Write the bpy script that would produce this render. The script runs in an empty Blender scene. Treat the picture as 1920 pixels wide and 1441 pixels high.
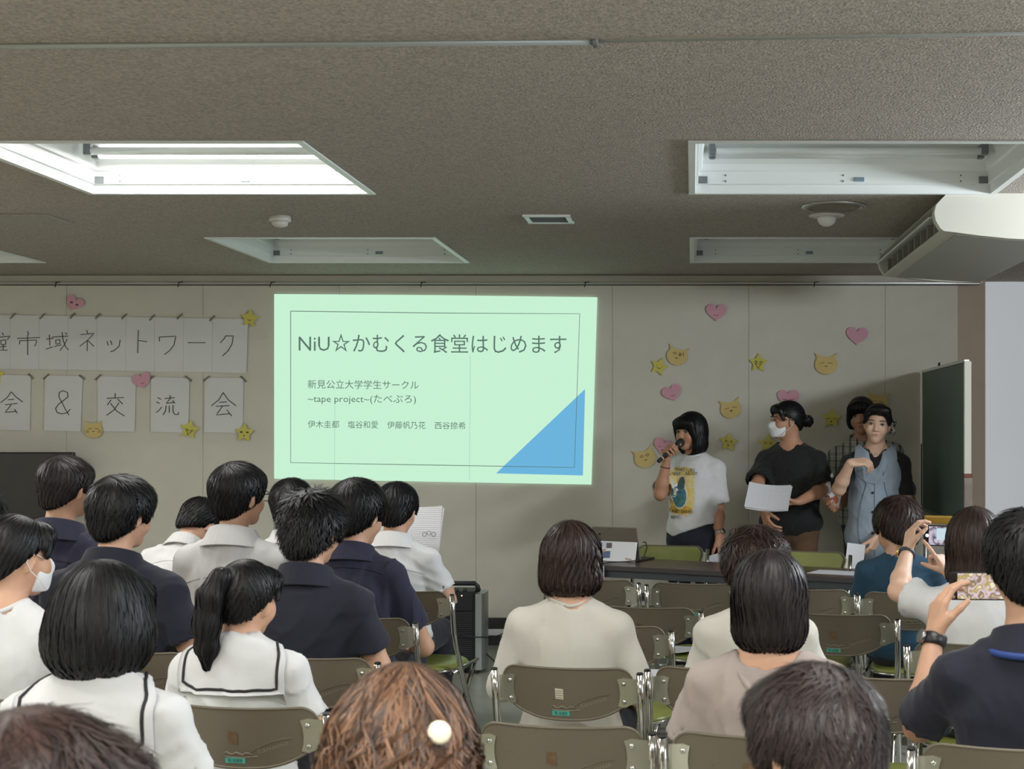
import bpy, math, random
import numpy as np
from mathutils import Vector, Matrix

# ---------------------------------------------------------------- camera, world, light, exposure
S = bpy.context.scene
COL = S.collection
F = 2600.0            # focal length in pixels of the 1920 x 1441 frame
PX, PY = 1298.0, 795.0  # vanishing point of the room's depth lines (principal point of the shifted frame)
EYE = 1.49
cam_d = bpy.data.cameras.new('camera')
cam = bpy.data.objects.new('camera', cam_d)
COL.objects.link(cam)
cam.location = (0, 0, EYE)
cam.rotation_euler = (math.pi / 2, 0, 0)
cam_d.sensor_width = 36
cam_d.lens = F / 1920 * 36
cam_d.shift_x = (960 - PX) / 1920
cam_d.shift_y = (PY - 720.5) / 1920
cam_d.clip_start = .05
cam_d.dof.use_dof = True
cam_d.dof.focus_distance = 6.8
cam_d.dof.aperture_fstop = 9.5
S.camera = cam
S.view_settings.view_transform = 'Standard'
S.view_settings.look = 'None'
S.view_settings.exposure = 0.0
S.view_settings.gamma = 1
S.view_settings.use_curve_mapping = False
W = bpy.data.worlds.new('world')
S.world = W
W.use_nodes = True
W.node_tree.nodes['Background'].inputs[0].default_value = (.75, .85, 1, 1)
W.node_tree.nodes['Background'].inputs[1].default_value = .6

def area_light(name, loc, size, energy, color=(1, 1, 1), rot=(0, 0, 0)):
    d = bpy.data.lights.new(name, 'AREA')
    d.shape = 'RECTANGLE'
    d.size, d.size_y = size
    d.energy = energy
    d.color = color
    o = bpy.data.objects.new(name, d)
    COL.objects.link(o)
    o.location = loc
    o.rotation_euler = rot
    return o
# daylight through the far window's upper part; the nearer light is an added fill
area_light('window_daylight', (2.92, 5.4, 2.22), (.22, 1.3), 95, (.86, .93, 1), (0, math.radians(90), 0))
area_light('window_daylight', (2.92, 1.85, 1.72), (1.1, 2.2), 34, (.86, .93, 1), (0, math.radians(90), 0))  # fill at an added window, brightens the white end and the ceiling

def at(px, py, Y):
    """the point at depth Y metres seen at a pixel of the 1920 x 1441 frame"""
    return Vector(((px - PX) / F * Y, Y, EYE - (py - PY) / F * Y))

# ---------------------------------------------------------------- materials
MATS = {}
def mat(name, color=(.8, .8, .8), rough=.6, metal=0, spec=.5, noise=0, nscale=20, bump=0, bscale=60, stretch=(1, 1, 1), emit=None, estr=0,
        color2=None, alpha=1, trans=0, coat=0, sheen=0, sss=0, island=0, detail=4, bdist=.002, coords='Object'):
    if name in MATS:
        return MATS[name]
    m = bpy.data.materials.new(name)
    m.use_nodes = True
    nt = m.node_tree
    b = nt.nodes['Principled BSDF']
    c = (*color, 1)
    b.inputs['Base Color'].default_value = c
    b.inputs['Roughness'].default_value = rough
    b.inputs['Metallic'].default_value = metal
    b.inputs['Specular IOR Level'].default_value = spec
    b.inputs['Coat Weight'].default_value = coat
    b.inputs['Sheen Weight'].default_value = sheen
    b.inputs['Transmission Weight'].default_value = trans
    b.inputs['Alpha'].default_value = alpha
    if sss:
        b.inputs['Subsurface Weight'].default_value = sss
        b.inputs['Subsurface Radius'].default_value = (.012, .005, .003)
        b.inputs['Subsurface Scale'].default_value = .6
    if emit:
        b.inputs['Emission Color'].default_value = (*emit, 1)
        b.inputs['Emission Strength'].default_value = estr
    if noise or bump:
        tc = nt.nodes.new('ShaderNodeTexCoord')
        mp = nt.nodes.new('ShaderNodeMapping')
        mp.inputs['Scale'].default_value = stretch
        nt.links.new(tc.outputs[coords], mp.inputs[0])
    if noise:
        n = nt.nodes.new('ShaderNodeTexNoise')
        n.inputs['Scale'].default_value = nscale
        n.inputs['Detail'].default_value = detail
        nt.links.new(mp.outputs[0], n.inputs['Vector'])
        rp = nt.nodes.new('ShaderNodeValToRGB')
        rp.color_ramp.elements[0].position = .3
        rp.color_ramp.elements[1].position = .7
        c2 = color2 or tuple(min(1, v * (1 + noise)) for v in color)
        c1 = color if color2 else tuple(v * (1 - noise) for v in color)
        rp.color_ramp.elements[0].color = (*c1, 1)
        rp.color_ramp.elements[1].color = (*c2, 1)
        nt.links.new(n.outputs['Fac'], rp.inputs[0])
        nt.links.new(rp.outputs[0], b.inputs['Base Color'])
    if island:
        g = nt.nodes.new('ShaderNodeNewGeometry')
        rp = nt.nodes.new('ShaderNodeValToRGB')
        rp.color_ramp.elements[0].color = (*(v * (1 - island) for v in color), 1)
        rp.color_ramp.elements[1].color = (*(min(1, v * (1 + island)) for v in (color2 or color)), 1)
        nt.links.new(g.outputs['Random Per Island'], rp.inputs[0])
        nt.links.new(rp.outputs[0], b.inputs['Base Color'])
    if bump:
        n2 = nt.nodes.new('ShaderNodeTexNoise')
        n2.inputs['Scale'].default_value = bscale
        n2.inputs['Detail'].default_value = 3
        nt.links.new(mp.outputs[0], n2.inputs['Vector'])
        bp = nt.nodes.new('ShaderNodeBump')
        bp.inputs['Strength'].default_value = bump
        bp.inputs['Distance'].default_value = bdist
        nt.links.new(n2.outputs['Fac'], bp.inputs['Height'])
        nt.links.new(bp.outputs[0], b.inputs['Normal'])
    MATS[name] = m
    return m

def srgb(r, g, b):
    f = lambda v: ((v / 255 + .055) / 1.055) ** 2.4 if v / 255 > .04045 else v / 255 / 12.92
    return (f(r), f(g), f(b))

# ---------------------------------------------------------------- mesh helpers
class MB:
    """collects shapes, build() links them as one mesh object"""
    def __init__(s):
        s.v, s.f, s.sm = [], [], []
    def add(s, vs, fs, smooth=False):
        o = len(s.v)
        s.v += [tuple(v) for v in vs]
        s.f += [tuple(i + o for i in f) for f in fs]
        s.sm += [smooth] * len(fs)
        return s
    def box(s, c, size, R=None, bev=0):
        hx, hy, hz = (d / 2 for d in size)
        c = Vector(c)
        R = R or Matrix.Identity(3)
        if bev:
            b = min(bev, hx * .9, hy * .9, hz * .9)
            vs, idx = [], {}
            for sx in (-1, 1):
                for sy in (-1, 1):
                    for sz in (-1, 1):
                        for k, p in enumerate(((hx, hy - b, hz - b), (hx - b, hy, hz - b), (hx - b, hy - b, hz))):
                            idx[sx, sy, sz, k] = len(vs)
                            vs.append(c + R @ Vector((sx * p[0], sy * p[1], sz * p[2])))
            fs = []
            for k in range(3):
                a, d = [(1, 2), (0, 2), (0, 1)][k]
                for sg in (-1, 1):
                    q = []
                    for (u, w) in ((-1, -1), (1, -1), (1, 1), (-1, 1)):
                        t = [0, 0, 0]
                        t[k], t[a], t[d] = sg, u, w
                        q.append(idx[t[0], t[1], t[2], k])
                    if (sg < 0) ^ (k == 1):
                        q.reverse()
                    fs.append(q)
            for k in range(3):     # edges along axis k
                a, d = [(1, 2), (0, 2), (0, 1)][k]
                for u in (-1, 1):
                    for w in (-1, 1):
                        t0, t1 = [0, 0, 0], [0, 0, 0]
                        t0[k], t0[a], t0[d] = -1, u, w
                        t1[k], t1[a], t1[d] = 1, u, w
                        q = [idx[(*t0, a)], idx[(*t1, a)], idx[(*t1, d)], idx[(*t0, d)]]
                        if (u * w < 0) ^ (k == 1):
                            q.reverse()
                        fs.append(q)
            for sx in (-1, 1):
                for sy in (-1, 1):
                    for sz in (-1, 1):
                        q = [idx[sx, sy, sz, k] for k in range(3)]
                        if sx * sy * sz < 0:
                            q.reverse()
                        fs.append(q)
            return s.add(vs, fs)
        vs = [c + R @ Vector((x * hx, y * hy, z * hz)) for x in (-1, 1) for y in (-1, 1) for z in (-1, 1)]
        return s.add(vs, [(0, 1, 3, 2), (4, 6, 7, 5), (0, 4, 5, 1), (2, 3, 7, 6), (0, 2, 6, 4), (1, 5, 7, 3)])
    def tube(s, pts, r, n=8, cap=True, flat=1.0, up=None):
        pts = [Vector(p) for p in pts]
        rs = r if isinstance(r, (list, tuple)) else [r] * len(pts)
        vs, fs = [], []
        prev = None
        for i, p in enumerate(pts):
            t = (pts[min(i + 1, len(pts) - 1)] - pts[max(i - 1, 0)])
            t = t.normalized() if t.length > 1e-9 else Vector((0, 0, 1))
            if prev is None:
                u = Vector(up) if up else (Vector((0, 0, 1)) if abs(t.z) < .9 else Vector((1, 0, 0)))
            else:
                u = prev
            u = (u - t * u.dot(t)).normalized()
            w = t.cross(u)
            prev = u
            for k in range(n):
                a = 2 * math.pi * k / n
                vs.append(p + (u * math.cos(a) * flat + w * math.sin(a)) * rs[i])
        for i in range(len(pts) - 1):
            for k in range(n):
                fs.append((i * n + k, i * n + (k + 1) % n, (i + 1) * n + (k + 1) % n, (i + 1) * n + k))
        s.add(vs, fs, True)
        if cap:
            o = len(s.v) - len(vs)
            s.f += [tuple(o + k for k in reversed(range(n))), tuple(o + (len(pts) - 1) * n + k for k in range(n))]
            s.sm += [False, False]
        return s
    def prism(s, poly, depth, M=None, z0=0):
        """polygon (x, y) extruded along z from z0 to z0+depth, then transformed"""
        n = len(poly)
        M = M or Matrix.Identity(4)
        a = sum(poly[i][0] * poly[(i + 1) % n][1] - poly[(i + 1) % n][0] * poly[i][1] for i in range(n))
        if a < 0:
            poly = poly[::-1]
        vs = [M @ Vector((x, y, z0)) for x, y in poly] + [M @ Vector((x, y, z0 + depth)) for x, y in poly]
        fs = [tuple(reversed(range(n))), tuple(range(n, 2 * n))] + [(i, (i + 1) % n, n + (i + 1) % n, n + i) for i in range(n)]
        return s.add(vs, fs)
    def lathe(s, prof, M=None, n=20):
        """profile of (r, z) spun about z"""
        M = M or Matrix.Identity(4)
        vs = [M @ Vector((r * math.cos(2 * math.pi * k / n), r * math.sin(2 * math.pi * k / n), z)) for r, z in prof for k in range(n)]
        fs = [(i * n + k, i * n + (k + 1) % n, (i + 1) * n + (k + 1) % n, (i + 1) * n + k) for i in range(len(prof) - 1) for k in range(n)]
        s.add(vs, fs, True)
        o = len(s.v) - len(vs)
        s.f += [tuple(o + k for k in reversed(range(n))), tuple(o + (len(prof) - 1) * n + k for k in range(n))]
        s.sm += [False, False]
        return s
    def build(s, name, m, parent=None, **kw):
        me = bpy.data.meshes.new(name)
        me.from_pydata(s.v, [], s.f)
        me.polygons.foreach_set('use_smooth', s.sm)
        me.materials.append(m)
        me.update()
        return link(name, me, parent, **kw)

def link(name, me, parent=None, label=None, cat=None, group=None, kind=None, loc=None):
    o = bpy.data.objects.new(name, me)
    COL.objects.link(o)
    if parent:
        o.parent = parent
    if loc is not None:
        o.location = loc
    return tag(o, label, cat, group, kind)

def tag(o, label=None, cat=None, group=None, kind=None):
    if label: o['label'] = label
    if cat: o['category'] = cat
    if group: o['group'] = group
    if kind: o['kind'] = kind
    return o

def empty(name, loc=(0, 0, 0), rz=0, label=None, cat=None, group=None, kind=None):
    o = bpy.data.objects.new(name, None)
    o.empty_display_size = .05
    COL.objects.link(o)
    o.location = loc
    o.rotation_euler = (0, 0, rz)
    return tag(o, label, cat, group, kind)

def copy_tree(o, parent=None):
    c = o.copy()
    COL.objects.link(c)
    if parent:
        c.parent = parent
    for ch in list(o.children):
        copy_tree(ch, c)
    return c

def text_mesh(body, size, width=None, align='LEFT'):
    """flat lettering as vertices and faces in the xy plane; width squeezes the line to that length"""
    cu = bpy.data.curves.new('lettering', 'FONT')
    cu.body = body
    cu.size = size
    cu.align_x = align
    cu.resolution_u = 2
    o = bpy.data.objects.new('lettering', cu)
    COL.objects.link(o)
    dg = bpy.context.evaluated_depsgraph_get()
    me = bpy.data.meshes.new_from_object(o.evaluated_get(dg))
    vs = [list(v.co) for v in me.vertices]
    fs = [tuple(p.vertices) for p in me.polygons]
    bpy.data.objects.remove(o)
    bpy.data.curves.remove(cu)
    bpy.data.meshes.remove(me)
    if width and vs:
        x0, x1 = min(v[0] for v in vs), max(v[0] for v in vs)
        for v in vs:
            v[0] = (v[0] - x0) * width / (x1 - x0)
    return vs, fs
# ---------------------------------------------------------------- implicit surfaces: smooth unions of limbs, meshed with surface nets
def rot(yaw=0, pitch=0, roll=0):
    return np.array(Matrix.Rotation(yaw, 3, 'Z') @ Matrix.Rotation(pitch, 3, 'X') @ Matrix.Rotation(roll, 3, 'Y'))

class Sdf:
    def __init__(s):
        s.P, s.disp = [], None
    def _add(s, fn, lo, hi, k, op):
        s.P.append((fn, np.array(lo, float), np.array(hi, float), k, op))
        return s
    def cone(s, a, b, ra, rb=None, k=.02, op='u'):
        a, b = np.array(a, float), np.array(b, float)
        rb = ra if rb is None else rb
        ab = b - a
        L = max(ab @ ab, 1e-12)
        def fn(p):
            q = p - a
            t = np.clip(q @ ab / L, 0, 1)
            return np.sqrt(((q - t[:, None] * ab) ** 2).sum(1)) - (ra + t * (rb - ra))
        r = max(ra, rb)
        return s._add(fn, np.minimum(a, b) - r, np.maximum(a, b) + r, k, op)
    def ell(s, c, r, R=None, k=.02, op='u'):
        c, r = np.array(c, float), np.array(r, float)
        R = np.eye(3) if R is None else R
        def fn(p):
            q = (p - c) @ R
            k0 = np.sqrt(((q / r) ** 2).sum(1)) + 1e-9
            k1 = np.sqrt(((q / r ** 2) ** 2).sum(1)) + 1e-9
            return k0 * (k0 - 1) / k1
        e = np.sqrt((R ** 2) @ (r ** 2))
        return s._add(fn, c - e, c + e, k, op)
    def box(s, c, half, R=None, rd=.01, k=.01, op='u'):
        c, half = np.array(c, float), np.array(half, float)
        R = np.eye(3) if R is None else R
        def fn(p):
            q = np.abs((p - c) @ R) - (half - rd)
            return np.sqrt((np.maximum(q, 0) ** 2).sum(1)) + np.minimum(q.max(1), 0) - rd
        e = np.abs(R) @ half
        return s._add(fn, c - e, c + e, k, op)
    def plane(s, c, n, k=.004):
        """keep what lies on the side the normal points away from"""
        c, n = np.array(c, float), np.array(n, float)
        n /= np.linalg.norm(n)
        return s._add(lambda p: (p - c) @ n, [-9] * 3, [9] * 3, k, 'i')
    @staticmethod
    def comb(d, e, k, op):
        if op == 'u':
            h = np.clip(.5 + .5 * (d - e) / k, 0, 1)
            return d + (e - d) * h - k * h * (1 - h)
        e = e if op == 'i' else -e
        h = np.clip(.5 - .5 * (d - e) / k, 0, 1)
        return d + (e - d) * h + k * h * (1 - h)
    def __call__(s, p):
        p = np.asarray(p, float)
        d = np.full(len(p), 9.)
        for fn, lo, hi, k, op in s.P:
            d = s.comb(d, fn(p), k, op)
        return d + s.disp(p) if s.disp else d
    def grad(s, p, e=.002):
        g = np.stack([s(p + e * np.eye(3)[i]) - s(p - e * np.eye(3)[i]) for i in range(3)], 1)
        return g / (np.linalg.norm(g, axis=1, keepdims=True) + 1e-9)
    def mesh(s, h):
        us = [q for q in s.P if q[4] == 'u']
        lo = np.min([q[1] for q in us], 0) - 4 * h
        hi = np.max([q[2] for q in us], 0) + 4 * h
        B = 8
        nb = np.ceil((hi - lo) / (B * h)).astype(int)
        gi = np.stack(np.meshgrid(*[np.arange(n) for n in nb], indexing='ij'), -1).reshape(-1, 3)
        ctr = lo + (gi + .5) * B * h
        gi = gi[np.abs(s(ctr)) < B * h * 1.1]
        M = len(gi)
        loc = np.stack(np.meshgrid(*[np.arange(B + 1)] * 3, indexing='ij'), -1).reshape(-1, 3)
        nl = len(loc)
        pts = (lo + (gi[:, None, :] * B + loc[None]) * h)
        d = np.full((M, nl), 9.)
        bl, bh = pts[:, 0], pts[:, -1]
        for fn, plo, phi, k, op in s.P:
            mg = k + 2 * h
            sel = np.all((bl < phi + mg) & (bh > plo - mg), 1)
            if sel.any():
                q = pts[sel].reshape(-1, 3)
                d[sel] = s.comb(d[sel].ravel(), fn(q), k, op).reshape(-1, nl)
        if s.disp:
            d += s.disp(pts.reshape(-1, 3)).reshape(M, nl)
        d = d.reshape(M, B + 1, B + 1, B + 1)
        sg = d < 0
        cnt = sum(sg[:, i:B + i, j:B + j, k:B + k].astype(np.int8) for i in (0, 1) for j in (0, 1) for k in (0, 1))
        act = np.argwhere((cnt > 0) & (cnt < 8))
        b, ci = act[:, 0], act[:, 1:]
        cor = np.array([(i, j, k) for i in (0, 1) for j in (0, 1) for k in (0, 1)])
        val = np.stack([d[b, ci[:, 0] + c[0], ci[:, 1] + c[1], ci[:, 2] + c[2]] for c in cor], 1)
        acc, num = np.zeros((len(b), 3)), np.zeros(len(b))
        for i in range(8):
            for j in range(i + 1, 8):
                if np.abs(cor[i] - cor[j]).sum() == 1:
                    a0, a1 = val[:, i], val[:, j]
                    x = (a0 < 0) != (a1 < 0)
                    t = np.where(x, a0 / np.where(x, a0 - a1, 1), 0)
                    acc += np.where(x[:, None], cor[i] + t[:, None] * (cor[j] - cor[i]), 0)
                    num += x
        gc = gi[b] * B + ci
        verts = lo + (gc + acc / num[:, None]) * h
        D = nb * B + 2
        key = lambda c: ((c[:, 0] + 1) * D[1] + c[:, 1] + 1) * D[2] + c[:, 2] + 1
        kk = key(gc)
        order = np.argsort(kk)
        ks = kk[order]
        quads = []
        for ax in range(3):
            o1, o2 = [(1, 2), (2, 0), (0, 1)][ax]
            nx = [slice(0, B)] * 3
            nx[ax] = slice(1, B + 1)
            s0, s1 = sg[:, :B, :B, :B], sg[(slice(None), *nx)]
            e = np.argwhere(s0 != s1)
            flip = s0[tuple(e.T)]
            g = gi[e[:, 0]] * B + e[:, 1:]
            q, ok = [], np.ones(len(g), bool)
            for (u, w) in ((-1, -1), (0, -1), (0, 0), (-1, 0)):
                c = g.copy()
                c[:, o1] += u
                c[:, o2] += w
                kc = key(c)
                pos = np.minimum(np.searchsorted(ks, kc), len(ks) - 1)
                ok &= ks[pos] == kc
                q.append(order[pos])
            q = np.stack(q, 1)
            q[~flip] = q[~flip][:, ::-1]
            quads.append(q[ok])
        return verts, np.concatenate(quads)

def np_mesh(name, v, f, m, smooth=True):
    """mesh from arrays of vertices and quads (or triangles)"""
    me = bpy.data.meshes.new(name)
    n = f.shape[1]
    me.vertices.add(len(v))
    me.vertices.foreach_set('co', np.ascontiguousarray(v, np.float32).ravel())
    me.loops.add(f.size)
    me.loops.foreach_set('vertex_index', np.ascontiguousarray(f, np.int32).ravel())
    me.polygons.add(len(f))
    me.polygons.foreach_set('loop_start', np.arange(0, f.size, n, dtype=np.int32))
    me.polygons.foreach_set('use_smooth', np.full(len(f), smooth))
    me.materials.append(m)
    me.update(calc_edges=True)
    me.validate()
    return me

def wrinkles(seed, amp=.003, freq=80, zs=.6):
    r = np.random.RandomState(seed)
    K = [(r.normal(size=3) * np.array([1, 1, zs]) * freq * f, r.uniform(0, 6.3), r.normal(size=3) * freq * .4) for f in (.45, .8, 1.3)]
    def fn(p):
        o = np.zeros(len(p))
        for i, (k, ph, w) in enumerate(K):
            a = p @ k + ph + 1.6 * np.sin(p @ w)
            o += (1 - np.abs(np.sin(a * .5))) ** 2 / (i + 1)
        return -(o - .6) * amp
    return fn

def strands(sd, roots, n, length, whorl, seed=0, segs=7, width=.0022, off=.002, gravity=.6, messy=.25, zcut=None, lift=0.0, swirl=0.0,
            cut_slope=0, wave=0.0):
    """hair locks: ribbons that start on a hair volume and flow away from the whorl and down along it"""
    r = np.random.RandomState(seed)
    p = roots[r.randint(0, len(roots), n)] + r.normal(size=(n, 3)) * .002
    whorl = np.array(whorl, float)
    L = length * r.uniform(.6, 1.15, n)
    offs = off * r.uniform(-.6, 1.3, n)
    rnd = r.normal(size=(n, 3)) * messy
    ph = 5 * np.sin(p[:, 0] * 19 + p[:, 1] * 13) + r.uniform(0, .9, n)
    step = (L / segs)[:, None]
    zc = None if zcut is None else zcut + r.uniform(-.012, .010, n)
    pts, nrm = [], []
    alive = np.ones(n, bool)
    for i in range(segs + 1):
        d = sd(p)
        g = sd.grad(p)
        p = p - (d - offs - lift * (i / segs) ** 2)[:, None] * g * (.9 if i else 1)
        pts.append(p.copy())
        nrm.append(g)
        v = p - whorl
        v = v / (np.linalg.norm(v, axis=1, keepdims=True) + .01)
        cl = np.stack([np.sin(p[:, 1] * 55 + p[:, 2] * 31), np.sin(p[:, 0] * 49 + p[:, 2] * 43), np.sin(p[:, 0] * 37 + p[:, 1] * 41)], 1) * messy
        v = v + rnd + cl + np.array([0, 0, -gravity])
        if swirl:
            v = v + swirl * np.cross(g, v)
        if wave:
            v = v + wave * np.cross(g, v) * np.sin(ph + i * 7.5 / segs)[:, None]
        v = v - (v * g).sum(1, keepdims=True) * g
        v = v / (np.linalg.norm(v, axis=1, keepdims=True) + 1e-6)
        st = step
        if zc is not None:
            st = step * (p[:, 2] + cut_slope * p[:, 1] > zc)[:, None]
        p = p + v * st
    pts, nrm = np.array(pts), np.array(nrm)
    tan = np.gradient(pts, axis=0)
    side = np.cross(tan, nrm)
    side /= np.linalg.norm(side, axis=2, keepdims=True) + 1e-9
    t = np.linspace(0, 1, segs + 1)
    w = (width * np.minimum(1, 2.2 * (1 - t) + .05) * np.minimum(1, t * 6 + .3))[:, None, None] * r.uniform(.6, 1.4, n)[None, :, None]
    A, Bv = pts + side * w, pts - side * w
    ns = segs + 1
    v = np.stack([A, Bv], 2).transpose(1, 0, 2, 3).reshape(-1, 3)      # strand, seg, side
    base = (np.arange(n) * ns * 2)[:, None] + (np.arange(segs) * 2)[None]
    f = np.stack([base, base + 1, base + 3, base + 2], -1).reshape(-1, 4)
    return v, f
# ---------------------------------------------------------------- people
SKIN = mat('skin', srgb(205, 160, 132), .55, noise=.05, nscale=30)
SKIN_D = mat('skin_shaded_tone', srgb(186, 138, 110), .55, noise=.05, nscale=30)  # deeper skin tone for some of the standing figures
SKIN_P = mat('skin_pale', srgb(222, 182, 156), .55, noise=.04, nscale=30)
def hair_mat(name, rgb, rgb2=None, rough=.46):
    return mat(name, srgb(*rgb), rough, spec=.32, island=.45, color2=srgb(*(rgb2 or rgb)))
H_BLACK = hair_mat('hair_black', (19, 18, 20))
H_SOFT = hair_mat('hair_soft_black', (27, 23, 24), (36, 30, 30))
H_BROWN = hair_mat('hair_dark_brown', (38, 27, 25), (52, 37, 32))
H_CHEST = hair_mat('hair_chestnut', (58, 41, 33), (100, 72, 52), .5)
H_GREYED = hair_mat('hair_greyed_brown', (34, 27, 27), (52, 42, 40))
EYE_W = mat('eye_white', (.45, .42, .4), .3)
EYE_D = mat('eye_dark', (.012, .008, .006), .15)
LIP = mat('lip', srgb(178, 98, 92), .4)
BROW = mat('brow', (.02, .014, .012), .7)
MASK = mat('mask_white', (.82, .83, .84), .8, bump=.15, bscale=40, stretch=(1, 1, 12))
SHOE = mat('shoe_black', (.02, .02, .022), .4)
def cloth(name, rgb, rough=.85, bump=.35, noise=.05):
    return mat(name, srgb(*rgb), rough, bump=bump, bscale=260, noise=noise, nscale=9, sheen=.1, bdist=.0008)
C_WHITE = cloth('cotton_white', (214, 214, 214))
C_CREAM = cloth('knit_cream', (204, 200, 190))
C_NAVY = cloth('cotton_navy', (24, 26, 42))
C_NAVY2 = cloth('cotton_faded_navy', (40, 40, 63))
C_TEAL = cloth('knit_teal', (24, 62, 84))
C_MAUVE = cloth('jersey_mauve', (164, 151, 144))
C_BLACK = cloth('jersey_black', (20, 20, 21))
C_DENIM = cloth('denim_pale_blue', (152, 166, 180), noise=.12)
C_CHAR = cloth('cotton_charcoal', (48, 48, 52))
C_PANTS = cloth('trouser_dark_navy', (26, 27, 38))
C_KHAKI = cloth('trouser_brown', (96, 70, 48))
C_STRIPE = mat('braid_black', (.015, .016, .02), .7)
V = lambda *a: np.array(a, float)

def sleeve(sd, a, b, ra, rb, n=None, k=.035, hollow=.015):
    """a tapering sleeve from a to b that ends in a cut, open cuff"""
    a, b = np.array(a, float), np.array(b, float)
    ax = (b - a) / np.linalg.norm(b - a)
    n = ax if n is None else np.array(n, float) / np.linalg.norm(n)
    e = b + ax * .12
    ab = e - a
    L = ab @ ab
    tb = np.linalg.norm(b - a) / np.linalg.norm(ab)
    def fn(p):
        q = p - a
        t = np.clip(q @ ab / L, 0, 1)
        dist = np.sqrt(((q - t[:, None] * ab) ** 2).sum(1))
        rad = ra + np.minimum(t / tb, 1.3) * (rb - ra)
        cut = (p - b) @ n
        return np.maximum(np.maximum(dist - rad, cut), -np.maximum(dist - rad + hollow, -cut - .035))
    r = max(ra, rb) + .02
    return sd._add(fn, np.minimum(a, b) - r, np.maximum(a, b) + r, k, 'u')

def add_head(sd, P, R, hs, ears=True):
    e = lambda c, r, k=.015, op='u', Rr=None: sd.ell(P(c), np.array(r) * hs, R if Rr is None else R @ Rr, k * hs, op)
    e((0, -.012, .025), (.074, .092, .088))
    e((0, .030, -.030), (.060, .062, .074), .03)
    e((0, .064, -.088), (.026, .024, .024), .03)
    for s in (-1, 1):
        e((s * .036, .058, -.030), (.026, .030, .032), .02)
        e((s * .033, .0935, .004), (.015, .010, .009), .008, 's')
        if ears:
            e((s * .074, -.004, -.012), (.008, .018, .031), .006, 'u', rot(s * -.35, -.15, s * .12))
            e((s * .081, .000, -.010), (.004, .009, .018), .004, 's', rot(s * -.35, -.15, 0))
    sd.cone(P((0, .088, .004)), P((0, .102, -.027)), .007 * hs, .0115 * hs, .016)
    for s in (-1, 1):
        e((s * .010, .097, -.030), (.008, .009, .007), .006)
    e((0, .0865, -.056), (.021, .0085, .009), .008)
    e((0, .083, -.066), (.018, .008, .007), .007)

def add_hand(sd, w, d, n, curls=(.5, .55, .6, .65), thumb=(.9, .4), side=1, hs=1.0, spread=.06, k=.011):
    """w wrist, d direction of the metacarpals, n normal out of the palm; the thumb leaves the palm's edge on side * (d x n)"""
    w, d, n = (np.array(q, float) for q in (w, d, n))
    d /= np.linalg.norm(d)
    n = n - d * (n @ d)
    n /= np.linalg.norm(n)
    t = np.cross(d, n) * side
    tips = []
    for i, (u, ml, fl) in enumerate(((.027, .086, 1.0), (.009, .088, 1.1), (-.009, .083, 1.02), (-.026, .075, .8))):
        b = w + t * u * .62 * hs + d * .008 * hs
        kn = w + (t * u + d * ml) * hs
        sd.cone(b, kn, .0145 * hs, .0105 * hs, k * hs)
        a = 0
        p = kn
        r = .0095 * hs * (.9 if i == 3 else 1)
        c = curls[i]
        fan = (1.2 - i) * spread
        for j, (sl, f) in enumerate(((.042, 1.0), (.026, 1.15), (.021, .7))):
            a += c * f
            dr = d * math.cos(a) + n * math.sin(a) + t * fan * math.cos(a)
            q = p + dr / np.linalg.norm(dr) * sl * fl * hs
            sd.cone(p, q, r, r * .9, .003)
            r *= .9
            p = q
        tips.append(p)
    b = w + (t * .016 + d * .02) * hs
    out, cu = thumb
    dr = d * math.cos(out) + t * math.sin(out) + n * .35
    dr /= np.linalg.norm(dr)
    m = b + dr * .045 * hs
    sd.cone(b, m, .0155 * hs, .012 * hs, k * hs)
    dr2 = dr * math.cos(cu) + (d * .5 + n * .8 - t * .3) * math.sin(cu)
    m2 = m + dr2 / np.linalg.norm(dr2) * .033 * hs
    sd.cone(m, m2, .0108 * hs, .0098 * hs, .004)
    dr3 = dr * math.cos(1.6 * cu) + (d * .5 + n * .8 - t * .5) * math.sin(1.6 * cu)
    m3 = m2 + dr3 / np.linalg.norm(dr3) * .026 * hs
    sd.cone(m2, m3, .0098 * hs, .0075 * hs, .003)
    return tips, m3

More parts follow.
